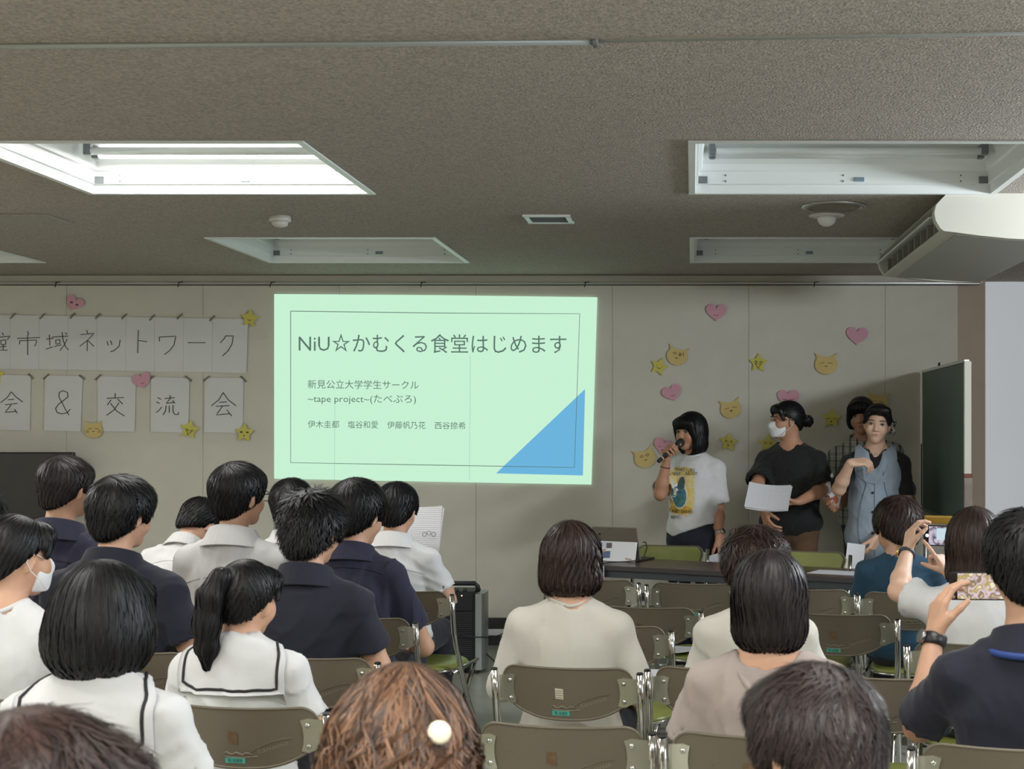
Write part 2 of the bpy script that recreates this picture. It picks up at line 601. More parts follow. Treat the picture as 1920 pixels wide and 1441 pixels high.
def hair_shape(style, **o):
    """hair volume in head coordinates (x right, y forward, z up)"""
    g = o.get
    h = Sdf()
    t = g('t', .014)
    if style == 'short':
        h.ell((0, -.014, .03), (.074 + t, .094 + t, .088 + t * .9))
        h.ell((0, -.004, .055), (.073 + t, .085 + t, .062 + t), k=.03)
        h.ell((0, -.058, -.025), (.060 + t * .3, .046 + t * .3, .066))
        zn = g('nape', -.085)
        h.plane((0, -.10, zn), (0, g('slope', .66), -1), .012)
        h.ell((0, .066, .066), (.066, .034, .036), k=.02)
        for s in (-1, 1):
            h.ell((s * .094, .006, -.022), (.03, .026, .034), k=.012, op='s')
            if g('side', 1):
                h.ell((s * .074, .030, .022), (.012, .022, .034), k=.012)
    elif style == 'bob':
        zb = g('zb', -.115)
        wd = g('wide', 1.0)
        h.ell((0, -.012, .03), (.074 + t, .094 + t, .088 + t * .8))
        h.ell((0, -.016, -.02), (.092 * wd, .102 * wd, .10), k=.03)
        h.ell((0, -.016, g('zf', -.075)), (.096 * wd, .100 * wd, g('fr', .07)), k=.03)
        h.plane((0, -.09, zb), (0, g('bs', -.06), -1), .012)
        h.ell((0, .115 + g('oy', 0) * .3, -.07), (g('open', .056), .095 + g('oy', 0), .125), k=.02, op='s')
        if g('fringe', 1):
            h.ell((0, .074, .058), (.070, .032, .040), k=.02)
            for s in (-1, 1):
                h.cone((s * .060, .070, .055), (s * .074, .052, -.03), .018, .010, k=.02)
    elif style == 'tight':
        h.ell((0, -.013, .027), (.074 + t, .093 + t, .088 + t))
        h.ell((0, -.055, -.022), (.062, .045, .058))
        h.plane((0, -.10, g('nape', -.075)), (0, g('slope', .80), -1), .010)
        h.ell((g('fx', 0), .070, g('fz', .072)), (.064, .030, .030), k=.02)
        for s in (-1, 1):
            h.ell((s * .092, .002, -.028), (.028, .028, .034), k=.01, op='s')
            h.cone((s * .062, .066, .06), (s * .073, .050, .005), .015, .007, k=.02)
    elif style == 'wavy':
        h.ell((0, -.012, .03), (.074 + t, .094 + t, .088 + t))
        h.ell((0, -.022, -.04), (.104, .105, .11), k=.04)
        h.ell((0, -.03, -.14), (.118, .098, .10), k=.05)
        h.ell((0, .115, -.07), (.056, .095, .14), k=.02, op='s')
        h.ell((0, .074, .058), (.068, .030, .036), k=.02)
    am, fr = g('locks', .0012), g('lockf', 34)
    h.disp = lambda p: am * np.sin(fr * np.arctan2(p[:, 0], p[:, 1] + .02) + 9 * np.sin(p[:, 2] * 22)) * np.clip((.12 - p[:, 2]) * 14, 0, 1)
    return h

SHOE_MESH = None
def shoe_mesh():
    global SHOE_MESH
    if SHOE_MESH is None:
        s = Sdf()
        s.ell((0, .06, .03), (.042, .11, .035)).ell((0, -.02, .05), (.036, .055, .05), k=.03).box((0, .045, .008), (.043, .13, .012), rd=.01)
        s.plane((0, 0, .002), (0, 0, -1)).ell((0, -.02, .11), (.028, .04, .035), op='s')
        v, f = s.mesh(.009)
        SHOE_MESH = np_mesh('shoe', v, f, SHOE)
    return SHOE_MESH

N_PERSON = [0]
def person(label, X, Y, yaw=0, pose='sit', s=1.0, w=1.0, hs=1.0, lean=0., side_lean=0., head=(0, 0, 0), hair=None, hmat=H_BLACK, skin=SKIN, top='tee', tmat=C_WHITE,
           bmat=C_PANTS, armR=None, armL=None, hres=.006, sleeve_len=.72, collar=False, neck=.0, face=False, mask=False, wr=.006, group=None,
           seat=.43, strands_n=1800, hem=None, vneck=None, boxy=0., neck_r=.066, tail=None, bun=None, cuff=.064, length=None, seam=False, hide_legs=False,
           style_kw=None, strand_kw=None, neck_fwd=.0):
    """one figure; local axes x right, y forward, z up, origin on the floor below the pelvis. head = (turn, nod, tilt).
    arm = dict(elbow=, wrist=, d=, n=, curls=, thumb=) in local coordinates (world vectors wrapped by W2L)"""
    N_PERSON[0] += 1
    sd0 = N_PERSON[0]
    pel = seat + .09 * s if pose == 'sit' else .82 * s
    RL = rot(0, -lean, side_lean)
    U = lambda x, y, z: V(0, 0, pel) + RL @ V(x * w * s, y * s, z * s)
    Mx = Matrix.Translation((X, Y, 0)) @ Matrix.Rotation(yaw, 4, 'Z')
    Mi = Mx.inverted()
    loc = lambda q: np.array(Mi @ Vector(q))
    locd = lambda q: np.array(Mi.to_3x3() @ Vector(q))
    Rh = rot(*head)
    piv = U(0, -.005 + neck_fwd, .53 + neck)
    Hc = piv + Rh @ V(0, .022, .105) * s
    P = lambda q: Hc + Rh @ (np.array(q, float) * hs)
    # ---- joints
    arms = {}
    for sx, a in ((1, armR), (-1, armL)):
        sh = U(sx * .150, -.012, .398)
        a = dict(a or {})
        if 'elbow_w' in a: a['elbow'] = loc(a['elbow_w'])
        if 'wrist_w' in a: a['wrist'] = loc(a['wrist_w'])
        if 'd_w' in a: a['d'] = locd(a['d_w'])
        if 'n_w' in a: a['n'] = locd(a['n_w'])
        if pose == 'sit':
            el = a.get('elbow', U(sx * .205, .03, .19))
            wr_ = a.get('wrist', V(sx * .09 * s, .27 * s, pel + .10 * s))
        else:
            el = a.get('elbow', U(sx * .205, -.02, .165))
            wr_ = a.get('wrist', U(sx * .215, .05, -.055))
        el, wr_ = np.array(el, float), np.array(wr_, float)
        d = np.array(a.get('d', wr_ - el), float)
        n = np.array(a.get('n', (-sx, 0, -.3) if pose == 'stand' else (0, .1, -1)), float)
        arms[sx] = (sh, el, wr_, d, n, a)
    if pose == 'sit':
        legs = [[(sx * .085 * s, .02, pel - .015), (sx * .10 * s, .40 * s, pel - .005), (sx * .10 * s, .40 * s, .10), (sx * .10 * s, .43 * s, .05)] for sx in (1, -1)]
    else:
        legs = [[(sx * .085 * s, 0, pel - .03), (sx * .09 * s, .01, .44 * s), (sx * .09 * s, -.02, .09), (sx * .09 * s, 0, .05)] for sx in (1, -1)]
    # ---- body: one continuous surface
    b = Sdf()
    add_head(b, P, Rh, hs)
    b.cone(U(0, -.02, .45), P((0, -.022, -.055)), .055 * s, .050 * hs, .03)
    b.ell(U(0, 0, .02), V(.155 * w, .115, .11) * s, RL, .03)
    b.ell(U(0, .01, .17), V(.122 * w, .088, .13) * s, RL, .04)
    b.ell(U(0, .0, .33), V(.146 * w, .098, .16) * s, RL, .04)
    for sx in (1, -1):
        sh, el, wr_, d, n, a = arms[sx]
        b.cone(U(0, -.02, .480), sh + RL @ V(0, 0, .008), .044 * s, .040 * s, .04)
        b.cone(sh, el, .047 * s * (.6 + .4 * w), .038 * s, .03)
        m = el + (wr_ - el) * .3
        b.cone(el, m, .037 * s, .038 * s, .02)
        b.cone(m, wr_, .038 * s, .0255 * s, .02)
        add_hand(b, wr_, d, n, a.get('curls', (.35, .4, .45, .5)), a.get('thumb', (.6, .3)), a.get('side', sx if pose == 'sit' else sx), s * a.get('hsize', 1.0), a.get('spread', .05))
    for L in legs:
        if hide_legs:
            continue
        b.cone(L[0], L[1], .075 * s, .055 * s, .03)
        b.cone(L[1], L[2], .052 * s, .036 * s, .02)
        b.ell(V(*L[3]) + V(0, .05, -.01), (.035, .10, .03), k=.03)
    v, f = b.mesh(hres)
    body = link('person', np_mesh('person', v, f, skin), None, label, 'person', group)
    body.location = (X, Y, 0)
    body.rotation_euler = (0, 0, yaw)
    kid = lambda name, v, f, m, **k: link(name, np_mesh(name, v, f, m), body, **k)
    # ---- upper garment
    g = Sdf()
    bx = boxy
    g.ell(U(0, -.003, .33), V(.160 * w + bx * .4, .116 + bx * .4, .17) * s, RL, .04)
    g.ell(U(0, .0, .17), V(.150 * w + bx, .114 + bx, .16) * s, RL, .05)
    g.ell(U(0, -.005, .03), V(.166 * w + bx, .132 + bx, .12) * s, RL, .05)
    g.cone(U(0, -.02, .488), U(0, -.02, .44), .062 * s, .075 * s, .03)
    ends = {}
    for sx in (1, -1):
        sh, el, wr_, d, n, a = arms[sx]
        g.cone(U(sx * .02, -.02, .470), sh + RL @ V(0, 0, .006), .053 * s, .053 * s, .035)
        sl = a.get('sleeve', sleeve_len)
        if sl <= 0:
            continue
        if sl <= 1:
            e = sh + (el - sh) * sl
            sleeve(g, sh, e, .053 * s, cuff * s)
            ends[sx] = (sh, e)
        else:
            e = el + (wr_ - el) * (sl - 1)
            g.cone(sh, el, .057 * s, .052 * s, .035)
            sleeve(g, el, e, .052 * s, .042 * s, k=.03)
            ends[sx] = (el, e)
    g.cone(U(0, -.02, .50 if neck_r < .08 else .53), U(0, .0, .66), neck_r * s, neck_r * s * 1.05, k=.008, op='s')
    if vneck:
        g.cone(U(0, .09, .50), U(0, .135, .50 - vneck), .062 * s, .008, k=.008, op='s')
    if hem is not None:
        g.plane((0, 0, hem[0]), (hem[1], 0, -1), .006)
    else:
        g.plane((0, 0, seat + .015 if pose == 'sit' else pel - .10), (0, 0, -1), .006)
    if wr:
        g.disp = wrinkles(sd0, wr)
    v, f = g.mesh(.008)
    gar = kid({'tee': 't_shirt', 'shirt': 'shirt', 'polo': 'polo_shirt', 'sailor': 'sailor_blouse', 'cardigan': 'cardigan'}.get(top, top), v, f, tmat)
    # ---- lower garment
    if not hide_legs:
        q = Sdf()
        q.ell(U(0, 0, .0), V(.166 * w, .128, .11) * s, RL, .03)
        if pose == 'stand':
            q.ell(U(0, .004, .12), V(.152 * w, .118, .17) * s, RL, .04)
        for L in legs:
            q.cone(L[0], L[1], .088 * s, .066 * s, .03)
            q.cone(L[1], L[2], .066 * s, .060 * s, .02)
        q.plane((0, 0, .09), (0, 0, -1), .005)
        if wr:
            q.disp = wrinkles(sd0 + 50, .003)
        v, f = q.mesh(.011)
        kid('trousers', v, f, bmat)
        for L in legs:
            o = link('shoe', shoe_mesh(), body)
            o.location = (L[3][0], L[3][1], 0)
    # ---- hair
    if hair:
        hd = hair_shape(hair, **(style_kw or {}))
        v, f = hd.mesh(.0055)
        X3 = lambda v: Hc + (v * hs) @ Rh.T
        ho = kid('hair', X3(v), f, hmat)
        kw = dict(n=strands_n, length=length or .07, whorl=(.0, -.055, .115), seed=sd0, zcut=None)
        kw.update(strand_kw or {})
        roots = v[(v[:, 1] < .035) | (v[:, 2] > .02)]
        if kw.pop('toward', None) is not None:
            pass
        sv, sf = strands(hd, roots, **kw)
        link('hair_locks', np_mesh('hair_locks', X3(sv), sf, hmat), ho)
    hl = lambda q: Hc + Rh @ (np.array(q, float) * hs)
    if tail:                                   # ponytail or long lock: polyline with radii in head coordinates
        td = Sdf()
        for (a_, ra), (b_, rb) in zip(tail[:-1], tail[1:]):
            td.cone(a_, b_, ra, rb, .02)
        td.disp = lambda p: .0016 * np.sin(p[:, 0] * 300 + 3 * np.sin(p[:, 2] * 30))
        v, f = td.mesh(.005)
        to = kid('ponytail', X3(v), f, hmat)
        top_ = np.array(tail[0][0])
        sv, sf = strands(td, v, 900, .13, top_ + V(0, 0, .08), seed=sd0, gravity=1.2, messy=.06, width=.0018)
        link('hair_locks', np_mesh('hair_locks', X3(sv), sf, hmat), to)
    if bun:
        bd = Sdf()
        c, r = np.array(bun[0], float), bun[1]
        bd.ell(c, (r, r * .8, r * .9)).cone(c + V(0, .05, .01), c, r * .8, r * .7, k=.02)
        bd.disp = lambda p: .003 * np.sin(p[:, 2] * 260 + p[:, 0] * 180 + 2 * np.sin(p[:, 1] * 90))
        v, f = bd.mesh(.005)
        bo = kid('hair_bun', X3(v), f, hmat)
        sv, sf = strands(bd, v, 420, .07, c + V(0, 0, .02), seed=sd0, gravity=0, swirl=1.5, messy=.3, lift=.006)
        link('hair_locks', np_mesh('hair_locks', X3(sv), sf, hmat), bo)
    if face:
        for sx in (-1, 1):
            m = MB()
            m.add(*ball(hl((sx * .033, .079 if face != 'lids' else .074, .004)), .0118 * hs, 10))
            eo = m.build('eye', skin if face == 'lids' else EYE_W, body)
            lk = np.array(face if isinstance(face, tuple) else (0, 0), float)
            m = MB()
            m.add(*ball(hl((sx * .033 + lk[0], .0826 if face != 'lids' else .0776, .004 + lk[1])), .0088 * hs, 8))
            if face != 'lids':
                m.build('iris', EYE_D, eo)
            m = MB()
            m.tube([hl((sx * (.033 + u * .014), .0925 - abs(u) * .003, .0105 - u * u * .006)) for u in (-1, -.5, 0, .5, 1)], .0017 * hs, 5)
            m.build('upper_eyelid', BROW, body)
            m = MB()
            m.tube([hl((sx * (.034 + u * .018), .094 - abs(u) * .004 - (.004 if u > .5 else 0), .024 + .003 * (1 - u * u))) for u in (-1, -.5, 0, .5, 1)], .0026 * hs, 5)
            m.build('eyebrow', BROW, body)
        ls = Sdf()
        ls.ell(hl((0, .0885, -.0555)), V(.020, .0085, .0042) * hs, Rh, .002).ell(hl((0, .0865, -.0645)), V(.017, .0085, .0052) * hs, Rh, .002)
        v, f = ls.mesh(.0025)
        kid('lips', v, f, LIP)
    if mask:
        md = Sdf()
        md.ell(hl((0, .038, -.045)), V(.064, .070, .066) * hs, Rh, .02)
        md.cone(hl((0, .09, -.005)), hl((0, .107, -.03)), .014 * hs, .017 * hs, k=.03)
        md.ell(hl((0, .072, -.085)), V(.030, .030, .028) * hs, Rh, .03)
        B = Sdf()
        bf = Sdf().box(hl((0, .085, -.053)), V(.07, .055, .048) * hs, Rh, .012).P[0][0]
        md._add(bf, [-9] * 3, [9] * 3, .006, 'i')
        v, f = md.mesh(.004)
        mo = kid('face_mask', v, f, MASK)
        for sx in (-1, 1):
            MB().tube([hl(q) for q in ((sx * .056, .062, -.012), (sx * .070, .035, .003), (sx * .079, .0, .016), (sx * .080, -.018, -.008), (sx * .078, -.002, -.036), (sx * .070, .033, -.062), (sx * .056, .062, -.090))], .0014, 5).build('ear_loop', MASK, mo)
    info = dict(o=body, P=hl, U=U, arms=arms, M=Mx, loc=loc, g=g, ends=ends, Hc=Hc, Rh=Rh, s=s, w=w, gar=gar, RL=RL, tmat=tmat, pel=pel, hs=hs)
    if collar:
        add_collar(info, tmat)
    if seam:
        add_seam(info, seam if isinstance(seam, float) else .365)
    return info

def ball(c, r, n=8):
    vs, fs = [], []
    m = n * 2
    for i in range(n + 1):
        a = math.pi * i / n
        for k in range(m):
            vs.append((c[0] + r * math.sin(a) * math.cos(2 * math.pi * k / m), c[1] + r * math.sin(a) * math.sin(2 * math.pi * k / m), c[2] + r * math.cos(a)))
    for i in range(n):
        for k in range(m):
            fs.append((i * m + k, (i + 1) * m + k, (i + 1) * m + (k + 1) % m, i * m + (k + 1) % m))
    return vs, fs, True

def add_collar(I, m, a0=155, name='collar', r0=.064, hgt=.040, fold=.026):
    U, s = I['U'], I['s']
    c0 = U(0, -.020, .494)
    ax = I['RL'] @ V(0, .10, 1)
    ax /= np.linalg.norm(ax)
    xr = I['RL'] @ V(1, 0, 0)
    yf = np.cross(ax, xr)
    prof = [(r0, 0), (r0 - .006, hgt), (r0 - .002, hgt + .004), (r0 + .004, hgt + .001), (r0 + fold + .004, -.028), (r0 + fold - .001, -.031), (r0 + .003, .018)]
    mb = MB()
    n = 26
    vs = []
    for i in range(n + 1):
        a = math.radians(-a0 + 2 * a0 * i / n)
        for r, z in prof:
            r *= 1 + .16 * (1 - math.cos(a)) * .5
            zz = z - .030 * (1 - math.cos(a)) * .5
            vs.append(c0 + (xr * math.sin(a) * r * 1.16 - yf * math.cos(a) * r * .98 + ax * zz) * s)
    k = len(prof)
    fs = [(i * k + j, i * k + (j + 1) % k, (i + 1) * k + (j + 1) % k, (i + 1) * k + j) for i in range(n) for j in range(k)]
    fs += [tuple(range(k))[::-1], tuple(n * k + j for j in range(k))]
    mb.add(vs, fs, False)
    return mb.build(name, m, I['gar'])

def on_shirt(I, x, phi, off=.004, zc=.20):
    """point on the garment in the plane x = const, phi degrees behind the vertical from an axis inside the chest"""
    o = I['U'](x, 0, zc)
    d = I['RL'] @ V(0, -math.sin(math.radians(phi)), math.cos(math.radians(phi)))
    r = np.linspace(.02, .42, 121)
    p = o + r[:, None] * d
    sd = I['g'](p)
    inside = np.where(sd < off)[0]
    i = inside.max() if len(inside) else 0
    j = min(i + 1, 120)
    t = (off - sd[i]) / (sd[j] - sd[i] + 1e-9) if j > i else 0
    return p[i] + (p[j] - p[i]) * min(max(t, 0), 1)

def depth_map(I, sgn, hx=.19, z0=.0, z1=.50, n=34):
    """distance of the garment surface along the local y axis over a grid; returns f(x, z, off) -> point"""
    xs_, zs_ = np.linspace(-hx, hx, n), np.linspace(z0, z1, n)
    ts = np.linspace(.26, .0, 66)
    gx, gz, gt = np.meshgrid(xs_, zs_, ts, indexing='ij')
    q = np.stack([gx * I['w'] * I['s'], sgn * gt * I['s'], gz * I['s']], -1).reshape(-1, 3)
    d = I['g'](V(0, 0, I['pel']) + q @ I['RL'].T).reshape(n, n, len(ts))
    k = (d < 0).argmax(2)
    k = np.where((d < 0).any(2), k, len(ts) - 1)
    k1 = np.maximum(k - 1, 0)
    i0, j0 = np.meshgrid(range(n), range(n), indexing='ij')
    da, db = d[i0, j0, k1], d[i0, j0, k]
    tt = ts[k1] + (ts[k] - ts[k1]) * np.clip(da / (da - db + 1e-9), 0, 1)
    def f(x, z, off=.002):
        u = min(max((x + hx) / (2 * hx) * (n - 1), 0), n - 1.001)
        v = min(max((z - z0) / (z1 - z0) * (n - 1), 0), n - 1.001)
        i, j = int(u), int(v)
        a, b = u - i, v - j
        t = tt[i, j] * (1 - a) * (1 - b) + tt[i + 1, j] * a * (1 - b) + tt[i, j + 1] * (1 - a) * b + tt[i + 1, j + 1] * a * b
        return I['U'](x, sgn * (t + off), z)
    return f

def sheet(I, fn, nu, nv, name, m, parent=None, thick=.004):
    """a closed sheet over a grid of garment points"""
    vs, fs = [], []
    top = [[fn(i / nu, j / nv, 1) for j in range(nv + 1)] for i in range(nu + 1)]
    bot = [[fn(i / nu, j / nv, 0) for j in range(nv + 1)] for i in range(nu + 1)]
    idx = lambda L, i, j: L * (nu + 1) * (nv + 1) + i * (nv + 1) + j
    vs = [p for r in top for p in r] + [p for r in bot for p in r]
    for i in range(nu):
        for j in range(nv):
            fs.append((idx(0, i, j), idx(0, i, j + 1), idx(0, i + 1, j + 1), idx(0, i + 1, j)))
            fs.append((idx(1, i, j), idx(1, i + 1, j), idx(1, i + 1, j + 1), idx(1, i, j + 1)))
    for i in range(nu):
        for j in (0, nv):
            fs.append((idx(0, i, j), idx(0, i + 1, j), idx(1, i + 1, j), idx(1, i, j)))
    for j in range(nv):
        for i in (0, nu):
            fs.append((idx(0, i, j), idx(0, i, j + 1), idx(1, i, j + 1), idx(1, i, j)))
    return MB().add(vs, fs, True).build(name, m, parent or I['gar'])

def add_neckband(I, nr, m=None, r=.006):
    """ribbed band along the neck opening"""
    U, s = I['U'], I['s']
    pts = []
    hs_ = np.linspace(.60, .38, 60)
    for k in range(37):
        a = 2 * math.pi * k / 36
        tt = np.clip((hs_ - .5) / .16, 0, 1)
        c = np.array([U(0, -.02 + .02 * t, h) for t, h in zip(tt, hs_)])
        q = c + (I['RL'] @ V(math.sin(a), -math.cos(a), 0))[None] * ((nr + .006) * s)
        ok = np.where(I['g'](q) < .001)[0]
        pts.append(q[ok[0]] if len(ok) else q[-1])
    pts = np.array(pts)
    for _ in range(8):
        pts[:-1] = (pts[:-1] + np.roll(pts[:-1], 1, 0) + np.roll(pts[:-1], -1, 0)) / 3
    pts[-1] = pts[0]
    return MB().tube(list(pts), r * s, 6, cap=False, flat=1.2).build('neck_band', m or I['tmat'], I['gar'])

def add_seam(I, z):
    """stitched yoke seam across the back"""
    m = MB()
    pts = []
    bm = depth_map(I, -1)
    for i in range(17):
        u = -1 + i / 8
        pts.append(bm(u * .15, z - .035 * u * u, .0005))
    m.tube(pts, .0016, 5)
    m.build('yoke_seam', mat('seam_thread', tuple(v * .55 for v in I['tmat'].node_tree.nodes['Principled BSDF'].inputs['Base Color'].default_value[:3]), .8) if 'white' not in I['tmat'].name
            else mat('seam_white', srgb(168, 168, 172), .8), I['gar'])

def add_sailor_collar(I, zb=.235, hw0=.085, hw1=.150):
    zt = lambda p: float((np.linalg.inv(I['RL']) @ (p - V(0, 0, I['pel'])))[2]) / I['s']
    def phib(x):
        lo, hi = 5., 115.
        for _ in range(9):
            m = (lo + hi) / 2
            lo, hi = (m, hi) if zt(on_shirt(I, x, m, .006)) > zb else (lo, m)
        return lo
    xs = np.linspace(-.17, .17, 18)
    pb = np.array([phib(x) for x in xs])
    def pt(u, t):
        x = (hw0 + (hw1 - hw0) * min(1, t * 1.7) ** .8) * (2 * u - 1)
        return x, -12 + (np.interp(x, xs, pb) + 12) * t
    o = sheet(I, lambda u, t, l: on_shirt(I, *pt(u, t), .010 if l else .002), 20, 16, 'sailor_collar', I['tmat'])
    path = [(.06, t) for t in np.linspace(0, .93, 16)] + [(u, .93) for u in np.linspace(.06, .94, 18)[1:]] + [(.94, t) for t in np.linspace(.93, 0, 16)[1:]]
    pts = [on_shirt(I, *pt(u, t), .0108) for u, t in path]
    MB().tube(pts, .0042, 6, flat=.5).build('braid_stripe', C_STRIPE, o)
    return o
# ---------------------------------------------------------------- the room
ZC, YB = 2.5, 9.4
XL, XR, YR = -6.5, 3.0, -4.2
M_WALL = mat('wall_board_paint', srgb(206, 202, 188), .75, noise=.035, nscale=5, bump=.12, bscale=320, bdist=.001)
M_CEIL = mat('ceiling_rockwool', srgb(178, 168, 157), .95, noise=.26, nscale=95, bump=1, bscale=120, bdist=.02, detail=2)
M_FLOOR = mat('floor_vinyl', srgb(150, 152, 140), .28, noise=.10, nscale=7, spec=.5)
M_BASE = mat('baseboard_black', srgb(40, 41, 43), .5)
M_TRIM = mat('trim_cream', srgb(182, 178, 164), .6)
M_ALU = mat('aluminium', (.62, .62, .60), .35, 1)
M_STEELW = mat('lamp_white_enamel', srgb(226, 230, 228), .35)
M_BROWNW = mat('pillar_brown_paint', srgb(192, 172, 154), .7, noise=.04, nscale=6)
M_WHITEW = mat('white_wall_paper', srgb(212, 212, 212), .75, noise=.02, nscale=3)
M_DARKM = mat('dark_metal', (.03, .03, .032), .45, .6)
ST = dict(kind='structure')
MB().box(((XL + XR + .4) / 2, (YR + 9.9) / 2, -.05), (XR - XL + .8, 9.9 - YR, .1)).build('floor', M_FLOOR, label='grey green vinyl floor with a soft sheen', **ST)

# lamp openings (x0, x1, y0, y1, lit)
ROWS = [(7.50, 8.62), (4.95, 6.05), (2.12, 3.20), (-.45, .63), (-2.75, -1.65)]
COLS = [(-5.30, -4.04), (-2.62, -1.40), (.0, 1.31)]
xs = sorted({XL - .1, XR + .5, *[v for c in COLS for v in c]})
ys = sorted({YR - .1, 9.95, *[v for r in ROWS for v in r]})
mb = MB()
grid = {}
def gv(i, j, top):
    k = (i, j, top)
    if k not in grid:
        grid[k] = len(mb.v)
        mb.v.append((xs[i], ys[j], ZC + (.25 if top else 0)))
    return grid[k]
for i in range(len(xs) - 1):
    for j in range(len(ys) - 1):
        if any(abs(xs[i] - c[0]) < 1e-6 for c in COLS) and any(abs(ys[j] - r[0]) < 1e-6 for r in ROWS):
            continue
        mb.f.append((gv(i, j, 0), gv(i, j + 1, 0), gv(i + 1, j + 1, 0), gv(i + 1, j, 0)))
        mb.sm.append(False)
mb.build('ceiling', M_CEIL, label='grainy grey rockwool ceiling', **ST)

wb = MB().box(((XL + 1.8) / 2, YB + .10, ZC / 2), (1.8 - XL, .14, ZC)).build('wall_back', M_WALL, label='back wall of painted boards', **ST)
edges = [.383 - .925 * k for k in range(8)]
edges = [1.80, 1.308] + edges
edges = sorted(edges) if min(edges) <= XL else sorted(edges + [XL])
for a, b in zip(edges[:-1], edges[1:]):
    MB().box(((a + b) / 2, YB + .015, 1.30), (b - a - .0016, .03, 2.26), bev=.0012).build('panel', M_WALL, wb)
# cornice, picture rail and its hooks
MB().box(((XL + 1.8) / 2, YB + .005, 2.466), (1.8 - XL, .05, .064), bev=.004).build('trim_1', M_TRIM, label='cream cornice under the ceiling', **ST)
rail = MB().box(((XL + 1.94) / 2, YB - .035, 2.442), (1.94 - XL, .016, .012), bev=.002).build('trim_2', M_ALU, label='thin aluminium picture rail along the back wall', **ST)
MB().box(((XL + 1.94) / 2, YB - .031, 2.430), (1.94 - XL, .010, .004)).build('rail_lip', M_DARKM, rail)
for px in (105, 335, 508, 790, 1097, 1527):
    p = at(px, 530, YB - .045)
    MB().tube([p + Vector((0, 0, .006)), p + Vector((.002, -.006, -.005)), p + Vector((-.004, -.008, -.03))], .0035, 6).build('hook', M_DARKM, rail)
    MB().tube([p + Vector((0, -.003, .002)), p + Vector((.03, -.004, .006))], .003, 5).build('hook_cord', M_DARKM, rail)
bb = MB().box(((XL + 1.8) / 2, YB - .02, .145), (1.8 - XL, .05, .07), bev=.004).build('baseboard_back', M_BASE, label='black baseboard with a white strip', **ST)
MB().box(((XL + 1.8) / 2, YB - .012, .088), (1.8 - XL, .05, .045)).build('white_strip', M_WHITEW, bb)
MB().box(((XL + 1.8) / 2, YB - .02, .032), (1.8 - XL, .06, .064)).build('foot_strip', M_BASE, bb)
# pillar and white wall to the right of the back wall
MB().box((1.89, 9.66, ZC / 2), (.24, .30, ZC)).build('wall_pillar', M_BROWNW, label='brown painted pillar at the end of the back wall', **ST)
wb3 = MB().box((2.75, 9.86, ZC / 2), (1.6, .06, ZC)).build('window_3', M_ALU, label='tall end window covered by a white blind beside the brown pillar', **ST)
M_BLIND = mat('blind_white_backlit', srgb(214, 214, 214), .8, emit=(.86, .92, 1), estr=.30)  # glow put into the material stands in for daylight behind the blind
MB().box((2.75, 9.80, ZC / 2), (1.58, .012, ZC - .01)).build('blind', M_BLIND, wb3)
MB().box((XL - .05, 2.8, ZC / 2), (.1, 14.2, ZC)).build('wall_left', M_WALL, label='painted left wall', **ST)
MB().box(((XL + XR) / 2, YR - .05, ZC / 2), (XR - XL + .4, .1, ZC)).build('wall_rear', M_WALL, label='painted rear wall behind the seats', **ST)
# right wall with a daylight window, plus a nearer one added to brighten
wr_ = MB()
WZ0, WZ1 = 1.10, 2.32
WINS = [(.7, 3.0), (4.05, 6.35)]
yy = [YR] + [v for w_ in WINS for v in w_] + [9.85]
for k in range(0, len(yy), 2):
    wr_.box((XR + .06, (yy[k] + yy[k + 1]) / 2, ZC / 2), (.12, yy[k + 1] - yy[k], ZC))
M_GLASS = mat('window_glass', (.9, .95, 1), .05, trans=1)
for k, (y0, y1) in enumerate(WINS):
    for (z0, z1) in ((0, WZ0), (WZ1, ZC)):
        wr_.box((XR + .06, (y0 + y1) / 2, (z0 + z1) / 2), (.12, y1 - y0, z1 - z0))
    c, h = (y0 + y1) / 2, (WZ0 + WZ1) / 2
    wn = MB().box((XR + .06, y0 + .02, h), (.07, .04, WZ1 - WZ0)).box((XR + .06, y1 - .02, h), (.07, .04, WZ1 - WZ0)).box((XR + .06, c, WZ0 + .02), (.07, 2.3, .04)).box((XR + .06, c, WZ1 - .02), (.07, 2.3, .04)).box((XR + .06, c, h), (.05, .04, WZ1 - WZ0)).build('window_%d' % (k + 1), M_ALU, label='aluminium framed window in the right wall', **ST)
    for d in (-.57, .57):
        MB().box((XR + .06, c + d, h), (.006, 1.10, WZ1 - WZ0 - .08)).build('pane', M_GLASS, wn)
wr_.build('wall_right', M_WHITEW, label='white right wall around the windows', **ST)

